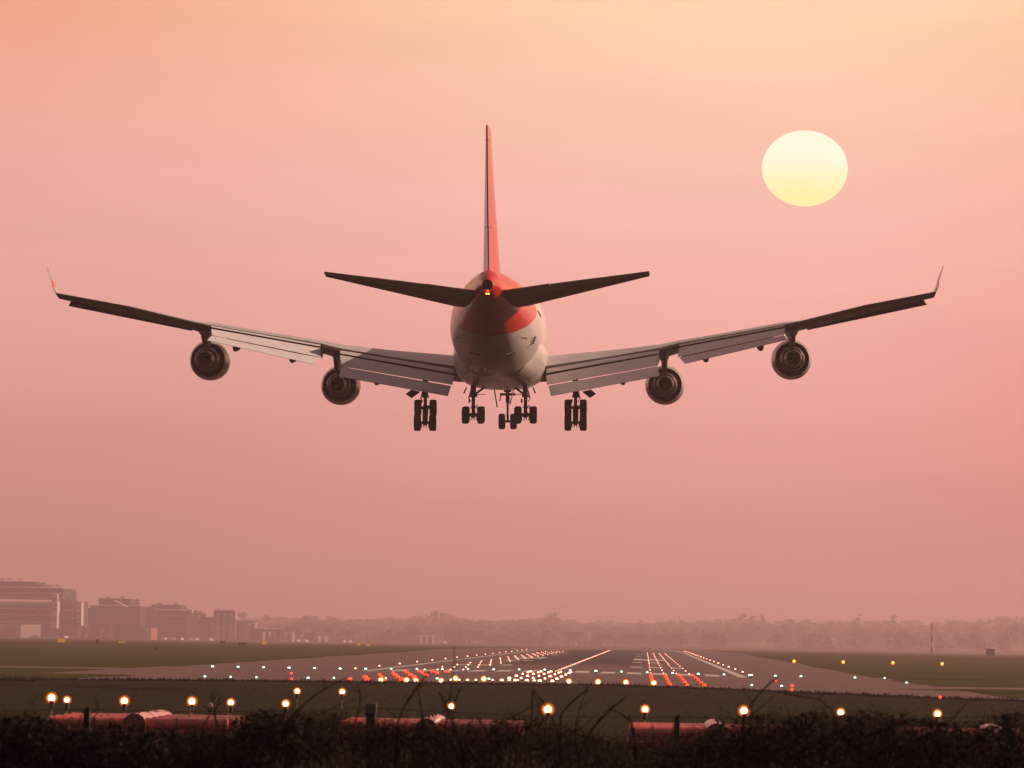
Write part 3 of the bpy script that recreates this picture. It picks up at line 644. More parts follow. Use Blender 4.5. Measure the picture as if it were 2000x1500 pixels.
# ------------------------------------------------------------------ red tube units
def unit(px, label, first=None):
    c = P(px, 1420, 200); gz = H(c[0], 200)
    if first is not None:
        r = copy_tree(first); r.location = (c[0], 200, gz); r['label'] = label; return r
    root = empty('tube_unit', (c[0], 200, gz), label, 'tube unit', 'red tube units behind the hedge')
    R0 = .44; zd = 1.40-R0-gz
    b = MB(); b.lathe([(0, R0-.03), (0, R0), (4, R0), (4.02, R0+.015), (4.1, R0+.015), (4.12, R0), (10.5, R0), (12.6, R0*.86), (13.2, R0*.4), (13.3, .01)], (0, 0, zd), 'y', 40); d = b.build('drum', M['podred'], root, smooth=35)
    b = MB(); b.lathe([(.05, R0-.035), (.02, R0*.6), (.01, .001)], (0, 0, zd), 'y', 40); b.build('drum_face', M['drumface'], d, smooth=30)
    for i in range(4):
        for s in (-1, 1):
            y = .5+i*2.7; x1 = 3.25 if s < 0 else 3.45; rt = .235
            b = MB(); b.lathe([(R0-.06, rt*.9), (R0-.05, rt), (x1-.12, rt), (x1-.1, rt+.012), (x1, rt+.012), (x1+.015, rt-.02), (x1+.015, .001)], (0, y, 1.245-rt-gz), 'x', 24)
            if s < 0: b.v = [(-x, yy, z) for x, yy, z in b.v]
            b.build('tube', M['podred'], root, smooth=35)
    for y_ in (.5, 3.2, 5.9):
        for s in (-1, 1):
            for x_ in (.75, 1.55, 2.35):
                b = MB(); rt = .235; b.lathe([(x_-.03, rt-.01), (x_-.03, rt+.022), (x_+.03, rt+.022), (x_+.03, rt-.01)], (0, y_, 1.245-rt-gz), 'x', 20)
                if s < 0: b.v = [(-x, yy, z) for x, yy, z in b.v]
                b.build('clamp_band', M['gear' if x_ == 1.55 else 'podred'], root, smooth=35)
    for s in (-1, 1):
        b = MB(); b.lathe([(.2, .17), (3.3, .17), (3.32, .14), (3.32, .001)], (0, .7, .62-gz), 'x', 20)
        if s < 0: b.v = [(-x, yy, z) for x, yy, z in b.v]
        b.build('lower_tube', M['podred'], root, smooth=35)
        for yy in (.7, 6, 8.6):
            b = MB(); b.box((s*2.6-.05, yy-.05, -.05), (s*2.6+.05, yy+.05, .72)); b.build('support', M['gear'], root)
    for y_ in (1.2, 5.0, 8.0):
        b = MB(); b.lathe([(0, .02), (.02, .045), (.09, .045), (.1, .01)], (.06, y_, zd+R0-.01), 'z', 10); b.build('bolt', M['dark'], d)
    return root
u0 = unit(262, 'leftmost red tube unit with its dark drum face and right arm in clear view')
unit(832, 'red tube unit half hidden by brambles in front of the second fence post', u0)
unit(1400, 'red tube unit right of the bare brambles with a fence post before its left arm', u0)
unit(1968, 'red tube unit at the right edge with its left arm above the brambles', u0)

# ------------------------------------------------------------------ fence in front of the field
c0 = P(170, 1378, 52)
fe = empty('wire_fence', (c0[0], 52, H(0, 52)), 'low post and wire fence with dark wooden posts behind the hedge', 'fence')
tops = []
for px, py, m, wd in ((-430, 1372, 'wood', .030), (170, 1379.5, 'wood', .030), (725, 1376, 'zinc', .045), (1323, 1394.5, 'wood', .026), (1967, 1391.5, 'wood', .045), (2540, 1400, 'wood', .03)):
    c = P(px, py, 52); x = c[0]-c0[0]; z = c[2]-H(0, 52); tops.append((x, 0, z)); b = MB()
    b.add([(x-wd*1.1, -wd, -.2), (x+wd, -wd, -.2), (x+wd, wd, -.2), (x-wd, wd, -.2), (x-wd, -wd*.9, z-.02), (x+wd*.9, -wd, z), (x+wd, wd, z+.005), (x-wd*.9, wd, z-.015)], [(3, 2, 1, 0), (4, 5, 6, 7), (0, 1, 5, 4), (1, 2, 6, 5), (2, 3, 7, 6), (3, 0, 4, 7)])
    if m == 'zinc': b.m = [0]*6; 
    po = b.build('post', M['wood'], fe)
    if m == 'zinc':
        b2 = MB(); b2.box((x-wd*1.15, -wd*1.2, z-.085), (x+wd*1.15, wd*1.2, z+.012)); b2.build('post_cap', M['zinc'], po)
for dz_ in (-.03, -.28, -.5):
    b = MB(); pts = []
    for (xa, _, za_), (xb, _, zb_) in zip(tops, tops[1:]):
        for k in range(24):
            u = k/24; pts.append((xa+(xb-xa)*u, -.04+.004*math.sin(k*2.2), za_+(zb_-za_)*u+dz_-.03*math.sin(u*math.pi)))
            if k % 3 == 0: q = pts[-1]; b.tube([(q[0]-.012, q[1], q[2]-.012), (q[0]+.012, q[1], q[2]+.014)], .0025, 4); b.tube([(q[0]+.012, q[1], q[2]-.012), (q[0]-.012, q[1], q[2]+.012)], .0025, 4)
    b.tube(pts, .003, 5); b.build('wire', M['dark'], fe)

# ------------------------------------------------------------------ hedge of shrubs and brambles in the foreground
HY = 38.0
def bezier(a, b, c, n=8): return [a*(1-t)**2+b*2*t*(1-t)+c*t*t for t in np.linspace(0, 1, n)]
def leaves(b, n, cx, topz, width, rng, size=.014, y0=HY, depth=.55, dry=.25):
    """leaves gathered in clumps of different size, with gaps between them"""
    v = []; f = []; mi = []
    cl = [(cx+rng.normal(0, width*.42), y0+rng.uniform(-depth, depth), rng.beta(1.0, 1.7), rng.uniform(.025, .10), rng.random()) for _ in range(150)]
    wts = np.array([c[3]**1.6 for c in cl]); wts /= wts.sum(); pick = rng.choice(len(cl), n, p=wts)
    for i in range(n):
        qx, qy, qu, qr, qd = cl[pick[i]]
        x = qx+rng.normal(0, qr); y = qy+rng.normal(0, qr); z = min(topz(qx)-qu*1.05+rng.normal(0, qr*.75), topz(x)+.035+rng.exponential(.012))
        s = size*rng.uniform(.45, 1.5)*(1.25-.5*qd)
        d1 = rng.normal(0, 1, 3); d1[2] += .5; d1 /= np.linalg.norm(d1); d2 = np.cross(d1, rng.normal(0, 1, 3)); d2 /= np.linalg.norm(d2); d3 = np.cross(d1, d2)
        p = np.array([x, y, z]); o = len(v); w = .5 if qd < .75 else .22
        v += [p-d1*s*1.25, p+d2*s*w+d3*s*.18, p+d1*s*1.4, p-d2*s*w+d3*s*.18]; f += [(o, o+1, o+2), (o, o+2, o+3)]
        k = 1 if rng.random() < dry*(.3+1.2*qd) else 0; mi += [k, k]
    o = len(b.v); b.v += [tuple(map(float, q)) for q in v]; b.f += [tuple(i+o for i in q) for q in f]; b.m += mi
prof_px = [(-80, 1408), (0, 1410), (40, 1404), (90, 1420), (130, 1426), (200, 1424), (260, 1436), (330, 1438), (400, 1436), (440, 1424), (480, 1410), (530, 1402), (580, 1408), (640, 1400), (690, 1414), (760, 1420), (840, 1424), (900, 1418), (950, 1424), (1000, 1412), (1040, 1416), (1090, 1432), (1150, 1446), (1230, 1450), (1330, 1446), (1400, 1440), (1450, 1416), (1500, 1408), (1540, 1416), (1600, 1398), (1640, 1404), (1690, 1400), (1740, 1410), (1790, 1420), (1850, 1430), (1910, 1424), (1950, 1412), (2000, 1402), (2080, 1408)]
pw = [P(a, b, HY) for a, b in prof_px]; PX_, PZ_ = [p[0] for p in pw], [p[2] for p in pw]
def topz(x): return interp(x, PX_, PZ_)
shr = [(30, 'dense dark leafy shrub in the bottom left corner', 16400, .016, .12), (330, 'dark leafy shrub below the leftmost red drum', 15200, .015, .15), (620, 'low greenish shrub with thin grasses left of the second post', 12400, .011, .35),
       (900, 'brown bramble thicket below the second red tube unit', 12000, .010, .5), (1170, 'sparse bare bramble with long crossing stems in mid picture', 5200, .009, .45), (1440, 'reddish bramble thicket before the third red drum', 12400, .011, .5),
       (1700, 'tangled bramble below the rightmost approach lamps', 14000, .012, .45), (1970, 'dark bramble in the bottom right corner', 13200, .012, .35)]
for i, (px, lb, n, sz, dry) in enumerate(shr):
    rng = np.random.default_rng(100+i); c = P(px, 1440, HY); cx = c[0]
    root = empty('shrub', (cx, HY, H(0, HY)), lb, 'shrub', 'shrubs of the foreground hedge')
    wdt = 1.15
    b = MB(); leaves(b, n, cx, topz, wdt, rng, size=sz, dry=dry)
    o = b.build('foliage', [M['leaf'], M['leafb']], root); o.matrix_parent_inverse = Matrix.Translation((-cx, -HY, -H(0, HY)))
    b = MB()
    for k in range(260):                      # twigs through the crown
        x = cx+rng.normal(0, .42); tz = topz(x); y = HY+rng.uniform(-.5, .5)
        a = np.array([x+rng.normal(0, .1), y, 2.55]); e = np.array([x+rng.normal(0, .22), y+rng.normal(0, .15), tz+rng.normal(-.05, .05)+(.07 if rng.random() < .3 else 0)])
        if k > 60: a = np.array([x, y, tz-rng.uniform(.1, .5)])
        mid = (a+e)/2+rng.normal(0, .07, 3); r_ = rng.uniform(.0022, .0055)
        b.tube(bezier(a, mid, e, 6), list(np.linspace(r_, r_*.35, 6)), 5, 1 if rng.random() < .4 else 0)
        if k % 2: 
            p = bezier(a, mid, e, 6)[4]; q = p+np.array([rng.normal(0, .07), rng.normal(0, .05), rng.uniform(.01, .09)]); b.tube([p, q], [r_*.5, r_*.25], 4, 0)
    for k in range(260):                      # thin twigs and dry stalks breaking the top line
        x = cx+rng.normal(0, .45); y = HY+rng.uniform(-.5, .5); tz = topz(x); a = np.array([x, y, tz-rng.uniform(.05, .35)])
        e = np.array([x+rng.normal(.01, .06), y, tz+rng.exponential(.032)]); r_ = rng.uniform(.0012, .003); mid = (a+e)/2+rng.normal(0, .02, 3)
        c_ = bezier(a, mid, e, 5); b.tube(c_, [r_, r_*.8, r_*.65, r_*.5, r_*.3], 4, 1 if rng.random() < .3 else 0)
        if k % 2:
            for q in (2, 3): t_ = c_[q]+np.array([rng.normal(0, .035), 0, rng.uniform(.005, .04)]); b.tube([c_[q], t_], [r_*.5, r_*.25], 4, 0)
    o = b.build('stems', [M['stem'], M['stemb']], root); o.matrix_parent_inverse = Matrix.Translation((-cx, -HY, -H(0, HY))); o['kind'] = 'stuff'
# long stems that stand up out of the hedge, traced one by one
longs = [([(560, 1420), (600, 1370), (680, 1322)], 4, 0), ([(690, 1420), (703, 1370), (697, 1338)], 4, 0), ([(775, 1430), (790, 1380), (838, 1312)], 6, 0), ([(826, 1425), (822, 1380), (816, 1342)], 4, 0), ([(905, 1470), (880, 1400), (858, 1352)], 7, 0),
         ([(940, 1500), (905, 1440), (860, 1372)], 5, 1), ([(868, 1430), (884, 1330), (886, 1262)], 3, 0), ([(884, 1420), (890, 1370), (903, 1340)], 4, 0), ([(1093, 1500), (1085, 1420), (1040, 1345)], 5, 0), ([(1040, 1350), (1052, 1378), (1062, 1410)], 4, 1),
         ([(1130, 1480), (1160, 1420), (1222, 1362)], 6, 0), ([(1130, 1490), (1125, 1420), (1145, 1352)], 4, 0), ([(1095, 1395), (1130, 1360), (1152, 1348)], 4, 0), ([(1240, 1470), (1225, 1405), (1180, 1388)], 4, 1), ([(1242, 1500), (1240, 1440), (1228, 1396)], 7, 0),
         ([(1452, 1420), (1470, 1372), (1520, 1322)], 5, 0), ([(1465, 1400), (1520, 1352), (1600, 1366), (1625, 1386)], 4, 0), ([(1680, 1440), (1740, 1420), (1790, 1396)], 5, 0), ([(1560, 1470), (1620, 1440), (1700, 1392)], 5, 0), ([(960, 1420), (1000, 1400), (1065, 1368)], 3, 0),
         ([(320, 1440), (270, 1470), (240, 1500)], 4, 1), ([(440, 1440), (420, 1400), (432, 1360)], 6, 0), ([(395, 1420), (410, 1390), (415, 1350)], 4, 0), ([(185, 1400), (192, 1385), (188, 1368)], 3, 0), ([(150, 1420), (160, 1395), (164, 1381)], 3, 1),
         ([(980, 1500), (955, 1440), (930, 1398)], 5, 0), ([(1880, 1470), (1930, 1430), (1985, 1400)], 5, 0), ([(1360, 1470), (1390, 1440), (1420, 1400)], 4, 0), ([(1770, 1450), (1840, 1420), (1890, 1370)], 4, 0), ([(1500, 1480), (1540, 1430), (1535, 1378)], 4, 0)]
bram = empty('bramble_stems', (11.0, HY-.3, H(0, HY)), 'long thin bramble stems arching up out of the hedge across the picture', 'bramble')
for pts, wpx, k in longs:
    w = [P(a, b, HY-.5+.2*random.random()) for a, b in pts]
    if len(w) == 3: w[1] = w[1]; cur = bezier(w[0], 2*w[1]-(w[0]+w[2])/2, w[2], 9)
    else: cur = w
    low = cur[0]-np.array([0, 0, .9]); cur = [low]+list(cur); r_ = wpx/2*HY/FPX
    b = MB(); b.tube(cur, list(np.linspace(r_, r_*.45, len(cur))), 6)
    for q in range(3, len(cur)-1, 2):          # side shoots
        p = np.array(cur[q]); e = p+np.array([random.choice((-1, 1))*random.uniform(.03, .09), random.uniform(-.05, .05), random.uniform(.02, .09)]); b.tube([p, (p+e)/2+np.array([0, 0, .008]), e], [r_*.45, r_*.3, r_*.15], 5)
    o = b.build('stem', M['stemb' if k else 'stem'], bram); o.matrix_parent_inverse = Matrix.Translation((-11.0, -HY+.3, -H(0, HY)))

# ------------------------------------------------------------------ terminal buildings at the left
K = 2.28
def bld(name, label, cat='building', Y=2150, px=0):
    Y *= K; return empty(name, (P(px, 1250, Y)[0], Y, far_h(99, Y)), label, cat)
def blk(root, part, px0, px1, py0, py1, Y, depth, m, base=None):
    Y *= K; depth *= K
    a, b_ = P(px0, py0, Y), P(px1, py1, Y); l = root.location
    z0 = l.z if base else min(a[2], b_[2])
    b = MB(); b.box((min(a[0], b_[0])-l.x, Y-l.y, z0-l.z), (max(a[0], b_[0])-l.x, Y+depth-l.y, max(a[2], b_[2])-l.z)); return b.build(part, M[m], root)
T1 = bld('terminal_building', 'tall stepped grey terminal building at the far left with a pale stair tower')
w1 = blk(T1, 'wall', -160, 100, 1172, 1250, 2150, 60, 'conc', True); blk(T1, 'upper_floor', -160, 123, 1145, 1171, 2152, 50, 'concd'); blk(T1, 'upper_floor', -160, 68, 1132.5, 1144.6, 2156, 40, 'concd'); blk(T1, 'upper_floor', -160, 80, 1138, 1144.4, 2154, 30, 'conc')
for y0, y1 in ((1148, 1152), (1160, 1164), (1178, 1182), (1190, 1195), (1204, 1209)): blk(T1, 'window', -150, 96 if y0 > 1170 else 118, y0, y1, 2149.3 if y0 > 1170 else 2151.3, .4, 'glassb')
t = blk(T1, 'stair_tower', 101, 111, 1159, 1227, 2147, 10, 'pale')
for y0 in (1168, 1187, 1206): blk(T1, 'window', 104, 108, y0, y0+6, 2146.5, .4, 'glassb')
T2 = bld('office_building', 'grey office block with a pale stair tower right of the stepped terminal'); blk(T2, 'wall', 111.5, 151, 1174, 1250, 2160, 40, 'conc', True); blk(T2, 'roof', 111.5, 134, 1168.5, 1173.6, 2165, 20, 'concd')
for y0 in (1182, 1197, 1211): blk(T2, 'window', 116, 146, y0, y0+6, 2159.4, .4, 'glassb')
blk(T2, 'stair_tower', 151.5, 158.5, 1176, 1223, 2157, 8, 'pale')
for y0 in (1186, 1197, 1208, 1216): blk(T2, 'window', 153, 157, y0, y0+4, 2156.5, .4, 'glassb')
T3 = bld('hangar', 'dark hangar with a raised central roof block'); blk(T3, 'wall', 176, 273, 1182, 1250, 2230, 60, 'concd', True); blk(T3, 'roof_block', 193, 254, 1168.5, 1181.6, 2235, 40, 'concd'); blk(T3, 'lower_wing', 159, 175.5, 1187, 1250, 2240, 30, 'conc', True)
blk(T3, 'roof', 176, 273, 1180.2, 1181.7, 2229, 3, 'conc')
T4 = bld('gate_building', 'grey gate building with a slanted white roof edge and a pale end strip'); blk(T4, 'wall', 285, 369, 1190, 1250, 2260, 50, 'conc', True); blk(T4, 'upper_floor', 296, 353, 1180.5, 1189.6, 2265, 30, 'conc'); blk(T4, 'annex', 370, 383, 1192, 1250, 2270, 30, 'concd', True)
for y0 in (1195, 1205, 1214): blk(T4, 'window', 287, 366, y0, y0+4, 2259.4, .4, 'glassb')
blk(T4, 'stair_tower', 369.5, 375, 1191, 1223, 2256, 6, 'pale'); blk(T4, 'roof_block', 273.5, 284.5, 1186, 1250, 2262, 30, 'conc', True)
p, q = P(272, 1176, 2255*K), P(294, 1187, 2255*K); l = T4.location; b = MB(); b.slab([(p[0]-l.x, -5, p[2]-l.z), (q[0]-l.x, -5, q[2]-l.z), (q[0]-l.x, 14, q[2]-l.z), (p[0]-l.x, 14, p[2]-l.z)], (0.3, 0, 1), .5); b.build('roof_edge', M['pale'], T4)
T5 = bld('service_shed', 'pale boxy shed with a dark arched opening at the far left', Y=2090, px=60); T5.rotation_euler.z = rad(36); blk(T5, 'wall', 38, 82, 1219.5, 1250, 2090, 20, 'pale', True); blk(T5, 'low_wing', -60, 37.5, 1219, 1250, 2094, 16, 'conc', True); 
c = P(68, 1247, 2089*K); l = T5.location; b = MB(); b.lathe([(-.3, .01), (-.3, 5.2), (.3, 5.2)], (c[0]-l.x, -.8, c[2]-l.z-2.3), 'y', 24); b.build('opening', M['concd'], T5)
T6 = bld('cargo_shed', 'long low shed with slanting red and white door stripes', Y=2110); blk(T6, 'wall', 138, 296, 1224.5, 1250, 2110, 25, 'brickred', True); blk(T6, 'roof', 136, 298, 1222.5, 1224.2, 2109, 28, 'conc')
for x0, sl_ in ((148, 6), (164, 5), (194, 2), (212, 1)):
    pts = [P(x0+sl_, 1225.5, 2109.3*K), P(x0+sl_+8, 1225.5, 2109.3*K), P(x0+8, 1245, 2109.3*K), P(x0, 1245, 2109.3*K)]; l = T6.location; b = MB(); b.slab([(a[0]-l.x, -.7, a[2]-l.z) for a in pts], (0, -1, 0), .4); b.build('door_stripe', M['pale'], T6)
blk(T6, 'panel', 286, 295, 1225, 1250, 2108, 1, 'pale', True); blk(T6, 'panel', 228, 284, 1226, 1246, 2109.5, .3, 'conc')
for px0, px1, py0, m, lb in ((387, 402, 1199, 'pale', 'small pale square building catching the light above the low sheds'), (420, 458, 1192, 'concd', 'dark low building with a flat roof beside round tree tops'), (405, 440, 1206, 'conc', 'long grey shed right of the gate building'),
                            (422, 456, 1224, 'pale', 'pink low hangar among parked vehicles'), (484, 504, 1214, 'pale', 'pale building with two tall bright panels'), (505, 560, 1229, 'conc', 'long grey shed with a bright roof edge'),
                            (556, 577, 1232, 'pale', 'small bright shed at the right end of the long grey shed'), (614, 646, 1237, 'brickred', 'red and white striped shed in front of the far trees'), (809, 852, 1237, 'pale', 'lone white building left of the runway'), (1046, 1071, 1244, 'pale', 'faint pink building close to the far runway end'),
                            (1108, 1188, 1252, 'pale', 'faint long low building beyond the runway end')):
    Y = 2200 if px0 < 600 else (2300 if px0 < 900 else 2500)
    r = bld('outbuilding', lb, Y=Y, px=(px0+px1)/2); blk(r, 'wall', px0, px1, py0, 1252, Y, 9, m, True); blk(r, 'roof', px0-1, px1+1, py0-1.6, py0-.1, Y-.5, 10, 'pale' if m != 'pale' else 'conc')
    n = max(1, int((px1-px0)/12))
    for k in range(n): 
        r.rotation_euler.z = rad(38 if m != 'concd' else 8)
        xa = px0+(px1-px0)*(k+.25)/n; blk(r, 'door', xa, xa+(px1-px0)/n*.4, py0+5, 1252, Y-.3, .2, 'concd' if m == 'pale' else 'pale', True)
rr = random.Random(3)
for root, x0, x1, yt, Y, m in ((T1, 0, 66, 1132.3, 2170, 'conc'), (T1, 72, 118, 1144.8, 2165, 'conc'), (T2, 136, 150, 1173.8, 2175, 'concd'), (T3, 196, 250, 1168.3, 2250, 'conc'), (T3, 256, 272, 1180, 2245, 'concd'), (T4, 298, 350, 1180.3, 2275, 'concd'), (T4, 354, 368, 1189.8, 2275, 'conc')):
    for k in range(3):
        a = rr.uniform(x0, x1-5); blk(root, 'roof_plant', a, a+rr.uniform(3, 9), yt-rr.uniform(1.2, 3), yt, Y+k*2, 3, m)
    a = P(rr.uniform(x0, x1), yt+1, Y*K); l = root.location; b = MB(); b.tube([(a[0]-l.x, a[1]-l.y, a[2]-l.z), (a[0]-l.x, a[1]-l.y, a[2]-l.z+rr.uniform(2, 4.5))], .12, 5); b.build('antenna', M['concd'], root)
for k in range(7):
    a = P(12+k*14, 1200, 2149*K); l = T1.location; b = MB(); b.box((a[0]-l.x-.25, -1.2, 0), (a[0]-l.x+.25, -.1, P(50, 1173.5, 2149*K)[2]-l.z)); b.build('facade_rib', M['conc'], T1)
for root, x0, x1, ys_, Y in ((T1, -150, 100, (1176, 1187, 1199, 1213), 2149), (T1, -150, 122, (1146, 1156, 1166), 2151), (T2, 112, 150, (1179, 1191, 1206), 2159), (T4, 286, 368, (1193, 1202, 1212), 2259), (T3, 177, 272, (1190, 1200, 1210), 2229)):
    for y_ in ys_: blk(root, 'ledge', x0, x1, y_, y_+1.6, Y, .4, 'pale' if root is not T3 else 'conc')
_V = 0
# vans and trucks parked before the terminal
vb = MB(); pr = [(-2.6, .35), (-2.6, 2.3), (-2.4, 2.45), (1.4, 2.4), (2.0, 1.45), (2.7, 1.2), (2.75, .4)]
vb.loft([[(a, -.95, z) for a, z in pr], [(a, .95, z) for a, z in pr]])
def van(px, Y, label, base=None):
    Y *= K; c = P(px, 1250, Y)
    if base: r = copy_tree(base); r.location = (c[0], Y, far_h(99, Y)); r.rotation_euler.z = rad(random.uniform(30, 70)); r['label'] = label; return r
    r = empty('parked_van', (c[0], Y, far_h(99, Y)), label, 'van', 'vans parked before the terminal buildings')
    vb.build('body', M['whitev'], r)
    b = MB(); b.slab([(1.42, -.8, 2.36), (1.42, .8, 2.36), (2.0, .8, 1.5), (2.0, -.8, 1.5)], (1, 0, .6), .05); b.v = [(x+.05, y, z+.03) for x, y, z in b.v]; b.build('windscreen', M['glassb'], r)
    for sx_ in (-1.7, 1.8):
        for sy_ in (-.85, .85): b = MB(); b.lathe([(-.12, .01), (-.12, .38), (.12, .38), (.12, .01)], (0, 0, 0), 'y', 14); b.v = [(x+sx_, y+sy_, z+.38) for x, y, z in b.v]; b.build('wheel', M['tyre'], r)
    return r
v0 = van(112, 2080, 'white van parked below the pale stair tower of the terminal')
for px, Y, lb in ((128, 2086, 'white van parked at the left end of the striped cargo shed'), (322, 2150, 'white van parked below the left part of the gate building'), (340, 2144, 'white van parked below the middle of the gate building'), (355, 2150, 'white van parked below the right part of the gate building'),
                 (372, 2140, 'white van parked just right of the gate building'), (384, 2150, 'white van parked below the small pale square building'), (412, 2100, 'white van parked left of the pink low hangar'), (582, 2200, 'white van right of the small bright shed'), (598, 2200, 'white van between the bright shed and the striped shed'),
                 (672, 2250, 'left one of two white vans right of the striped shed'), (684, 2250, 'right one of two white vans right of the striped shed'), (795, 2350, 'white van left of the lone white building'), (868, 2350, 'white van right of the lone white building'), (930, 2450, 'lone white van far off between the white and the pink building')):
    van(px, Y, lb, v0)
# taxiway signs on the far left grass
def sign(px, py, wpx, hpx, m, label):
    Y = max(600, min(2050, 4.85*FPX/((py)-(1243.6+.0165*(px-1259))))); c = P(px, py, Y); s = Y/FPX; gz = H(c[0], c[1])
    r = empty('taxiway_sign', (c[0], c[1], gz), label, 'sign', 'signs on the far grass'); b = MB(); b.box((-wpx*s/2, -.12, .25), (wpx*s/2, .12, .25+hpx*s)); b.build('sign_board', M[m], r)
    b = MB()
    for k in (-.35, .35): b = MB(); b.box((wpx*s*k-.05, -.05, -.1), (wpx*s*k+.05, .05, .25)); b.build('leg', M['signdk'], r)
    return r
for px, py, w_, h_, m, lb in ((120, 1256, 15, 7, 'yellow', 'bright yellow sign box at far left, largest of the signs'), (190, 1257, 6, 7, 'signdk', 'dark square sign box right of the large yellow sign'), (238, 1257, 12, 3, 'yellow', 'thin yellow sign in front of the cargo shed'),
                             (304, 1271, 5, 5, 'signdk', 'small dark box alone on the near grass'), (435, 1253, 10, 5, 'signdk', 'dark sign box in front of the pink low hangar'), (473, 1261, 16, 5, 'signdk', 'wide dark sign box right of the pink low hangar'),
                             (516, 1258, 8, 8, 'yellow', 'yellow sign box below the long grey shed'), (701, 1258, 6, 6, 'yellow', 'small yellow sign box left of the lone white building'), (720, 1259, 8, 4, 'yellow', 'dull yellow sign just right of the small yellow sign box')):
    sign(px, py, w_, h_, m, lb)
# mast, hut and boxes on the right
c = P(1820, 1268, 3300); ms = empty('radio_mast', (c[0], c[1], far_h(99, 3300)), 'tall thin red and white banded mast in front of the trees at right', 'mast')
for k in range(5):
    b = MB(); z0 = k*3.75; b.tube([(0, 0, z0), (0, 0, z0+3.75)], .75-.08*k, 8); b.build('mast_section', M['brickred' if k % 2 == 0 else 'pale'], ms)
b = MB(); b.tube([(-1.2, 0, 17.8), (1.2, 0, 17.8)], .14, 6); b.build('crossarm', M['brickred'], ms)
c = P(1934.5, 1276, 2200); hs = empty('equipment_hut', (c[0], c[1], far_h(99, 2200)), 'small dark square hut on the grass at far right', 'hut')
b = MB(); b.box((-1.7, 0, .3), (1.7, 3, 2.9)); b.build('wall', M['concd'], hs); b = MB(); b.box((-1.85, -.15, 2.91), (1.85, 3.15, 3.1)); b.build('roof', M['signdk'], hs); b = MB(); b.box((-.4, -.08, .4), (.5, -.01, 2.4)); b.build('door', M['conc'], hs)
for k in (-1.4, 1.4): b = MB(); b.box((k-.1, .2, 0), (k+.1, .4, .29)); b.build('leg', M['signdk'], hs)

# ------------------------------------------------------------------ far trees
def crown(b, cx, cy, z0, w, h, n, rng, q=.7):
    v = []; f = []
    cl = [(rng.normal(0, .45)*w*.5, rng.normal(0, .45)*w*.5, rng.uniform(.25, .95)) for _ in range(9)]
    for _ in range(n):
        a = cl[rng.integers(9)]; s = w*.26*(1.25-a[2]*.6)
        p = np.array([cx+a[0]+rng.normal(0, s*.6), cy+a[1]+rng.normal(0, s*.6), z0+h*a[2]+rng.normal(0, s*.5)]); p[2] = min(max(p[2], z0+.3), z0+h*1.02)
        d1 = rng.normal(0, 1, 3); d1 /= np.linalg.norm(d1); d2 = np.cross(d1, rng.normal(0, 1, 3)); d2 /= np.linalg.norm(d2); r = q*rng.uniform(.5, 1.4)
        o = len(v); v += [p-d1*r, p+d2*r*.7, p+d1*r, p-d2*r*.7]; f.append((o, o+1, o+2, o+3))
    b.add(v, f)
tl_px = [(-100, 1232), (430, 1212), (500, 1212), (560, 1208), (640, 1204), (720, 1212), (770, 1209), (830, 1206), (900, 1206), (960, 1212), (1000, 1213), (1060, 1208), (1120, 1216), (1200, 1216), (1300, 1215), (1400, 1214), (1450, 1212), (1500, 1214), (1560, 1212), (1600, 1216), (1680, 1218), (1760, 1214), (1820, 1216), (1860, 1212), (1920, 1212), (1960, 1208), (2000, 1205), (2100, 1203)]
rng = np.random.default_rng(5); wb = MB()
for layer, (Y, n, dz_) in enumerate(((9800, 230, 0), (8300, 200, 5), (6900, 170, 12), (5700, 130, 23))):
    for px in np.linspace(-60, 2060, n):
        px += rng.normal(0, 8)
        if layer >= 2 and px < 560+rng.uniform(-60, 20): continue
        if layer == 3 and rng.random() < .35: continue
        py = interp(px, [a for a, _ in tl_px], [b for _, b in tl_px])+dz_+rng.normal(0, 2.0)+2.2*math.sin(px*.021+layer*2)+1.5*math.sin(px*.057+layer)
        c = P(px, py, Y); z0 = far_h(99, Y); h = max(4, c[2]-z0); crown(wb, c[0], Y, z0-3, rng.uniform(2.4, 3.9)*Y/1000, h+3, 260, rng, .00023*Y)
tag(wb.build('woodland', M['tree']), 'far hazy belt of woodland beyond the runway', 'woodland', kind='stuff')
for px, py, w_, lb in ((853, 1191, 6, 'pointed conifer standing above the far wood left of the runway'), (1075, 1198, 8, 'bushy tree top above the far wood near the picture middle'), (1450, 1196, 4.5, 'narrow tall tree above the far wood right of the middle'), (1472, 1201, 4, 'shorter narrow tree beside the tall narrow tree'), (1490, 1203, 4, 'small tree top third in the row of narrow trees'),
                      (1545, 1205, 4, 'slim tree top above the wood left of the mast'), (1675, 1201, 6, 'rounded loose tree top left of the mast'), (1744, 1200, 5, 'small pointed tree top closest left of the mast'), (600, 1199, 4, 'thin spiky tree at the left end of the far wood'), (520, 1198, 4, 'thin spiky tree right of the low sheds'), (472, 1193, 6, 'round dark tree right of the dark low building'), (1600, 1211, 6, 'low wide tree top midway along the right hand wood')):
    c = P(px, py, 8000); h = c[2]-far_h(99, 8000); w_ *= 2.8; r = empty('far_tree', (c[0], 8000, far_h(99, 8000)), lb, 'tree', 'tall trees above the far wood')
    b = MB(); b.tube([(0, 0, 0), (.1, 0, h*.5), (0, 0, h*.92)], [.35, .25, .06], 7); b.build('trunk', M['bark'], r)
    b = MB(); crown(b, 0, 0, h*.18, w_, h*.82, 260, rng, 1.6); b.build('crown', M['tree'], r)

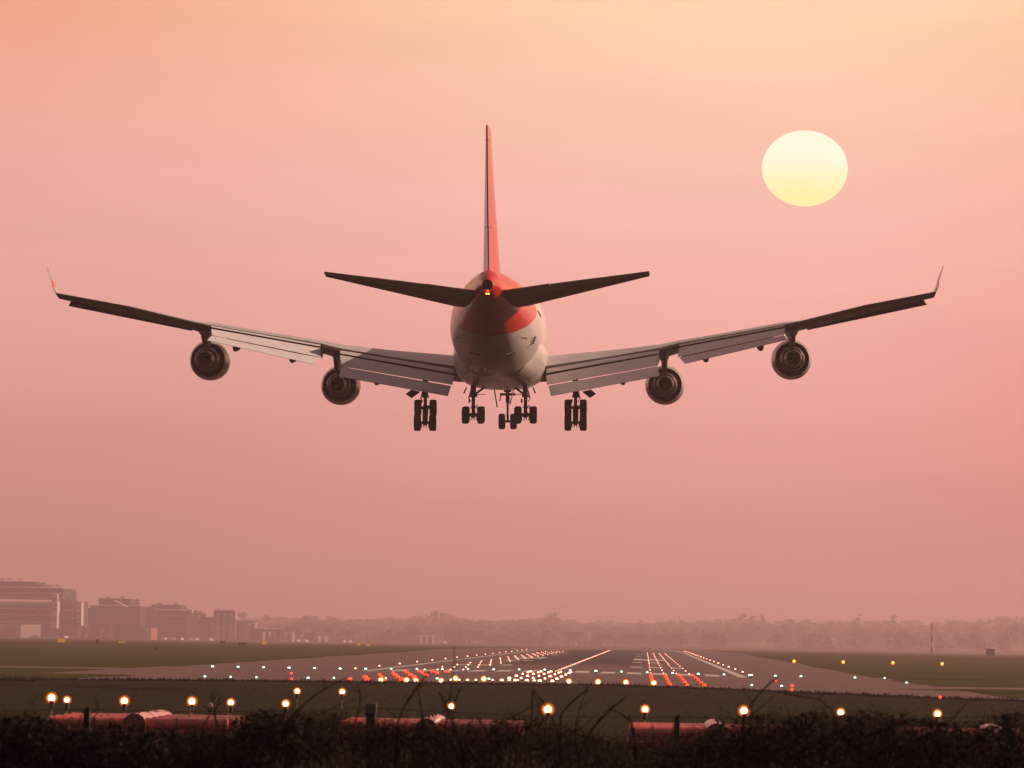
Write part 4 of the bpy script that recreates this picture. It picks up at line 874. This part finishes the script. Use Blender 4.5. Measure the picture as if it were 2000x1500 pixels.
# ------------------------------------------------------------------ the low sun's disc, far beyond everything
D = 30000; c = P(1572, 329, D); rs = 84/FPX*D
sb = MB(); rings = []
for k in range(1, 32):
    a = math.pi*k/32; rings.append([(rs*math.sin(a)*math.cos(t), rs*math.sin(a)*math.sin(t), rs*.885*math.cos(a)) for t in np.linspace(0, 2*math.pi, 64, endpoint=False)])
sb.loft(rings); sun = sb.build('sun', emi('sun_disc', (1, .93, .66), 1.0), smooth=True); sun.location = c; sun.rotation_euler.y = ROLL
nt = sun.data.materials[0].node_tree; b_ = nt.nodes['Principled BSDF']
tcn = nt.nodes.new('ShaderNodeTexCoord'); sp = nt.nodes.new('ShaderNodeSeparateXYZ'); nt.links.new(tcn.outputs['Generated'], sp.inputs[0])
cr = nt.nodes.new('ShaderNodeValToRGB'); cr.color_ramp.elements[0].position = .08; cr.color_ramp.elements[0].color = srgb(253, 240, 168); cr.color_ramp.elements[1].position = .62; cr.color_ramp.elements[1].color = srgb(255, 249, 222)
e = cr.color_ramp.elements.new(.33); e.color = srgb(255, 245, 192)
nt.links.new(sp.outputs['Z'], cr.inputs[0]); nt.links.new(cr.outputs[0], b_.inputs['Emission Color']); b_.inputs['Base Color'].default_value = (0, 0, 0, 1); b_.inputs['Specular IOR Level'].default_value = 0
b_.inputs['Emission Strength'].default_value = 1.08
tag(sun, 'large pale yellow setting sun, a flattened disc in the pink sky', 'sun')

# ------------------------------------------------------------------ haze: pale air round the camera and the whole field
HZ = bpy.data.materials.new('haze_air'); HZ.use_nodes = True
N, L = new_nodes(HZ.node_tree); pv = N('ShaderNodeVolumePrincipled'); ho = N('ShaderNodeOutputMaterial'); L(pv.outputs[0], ho.inputs['Volume'])
pv.inputs['Color'].default_value = (1.0, .67, .69, 1); pv.inputs['Density'].default_value = .00017; pv.inputs['Anisotropy'].default_value = .35
hb_ = MB(); hb_.box((-2500, -450, -7), (2500, 12000, 62)); hz = hb_.build('haze', HZ); tag(hz, 'thin pink haze over the whole airfield', 'haze', kind='stuff')
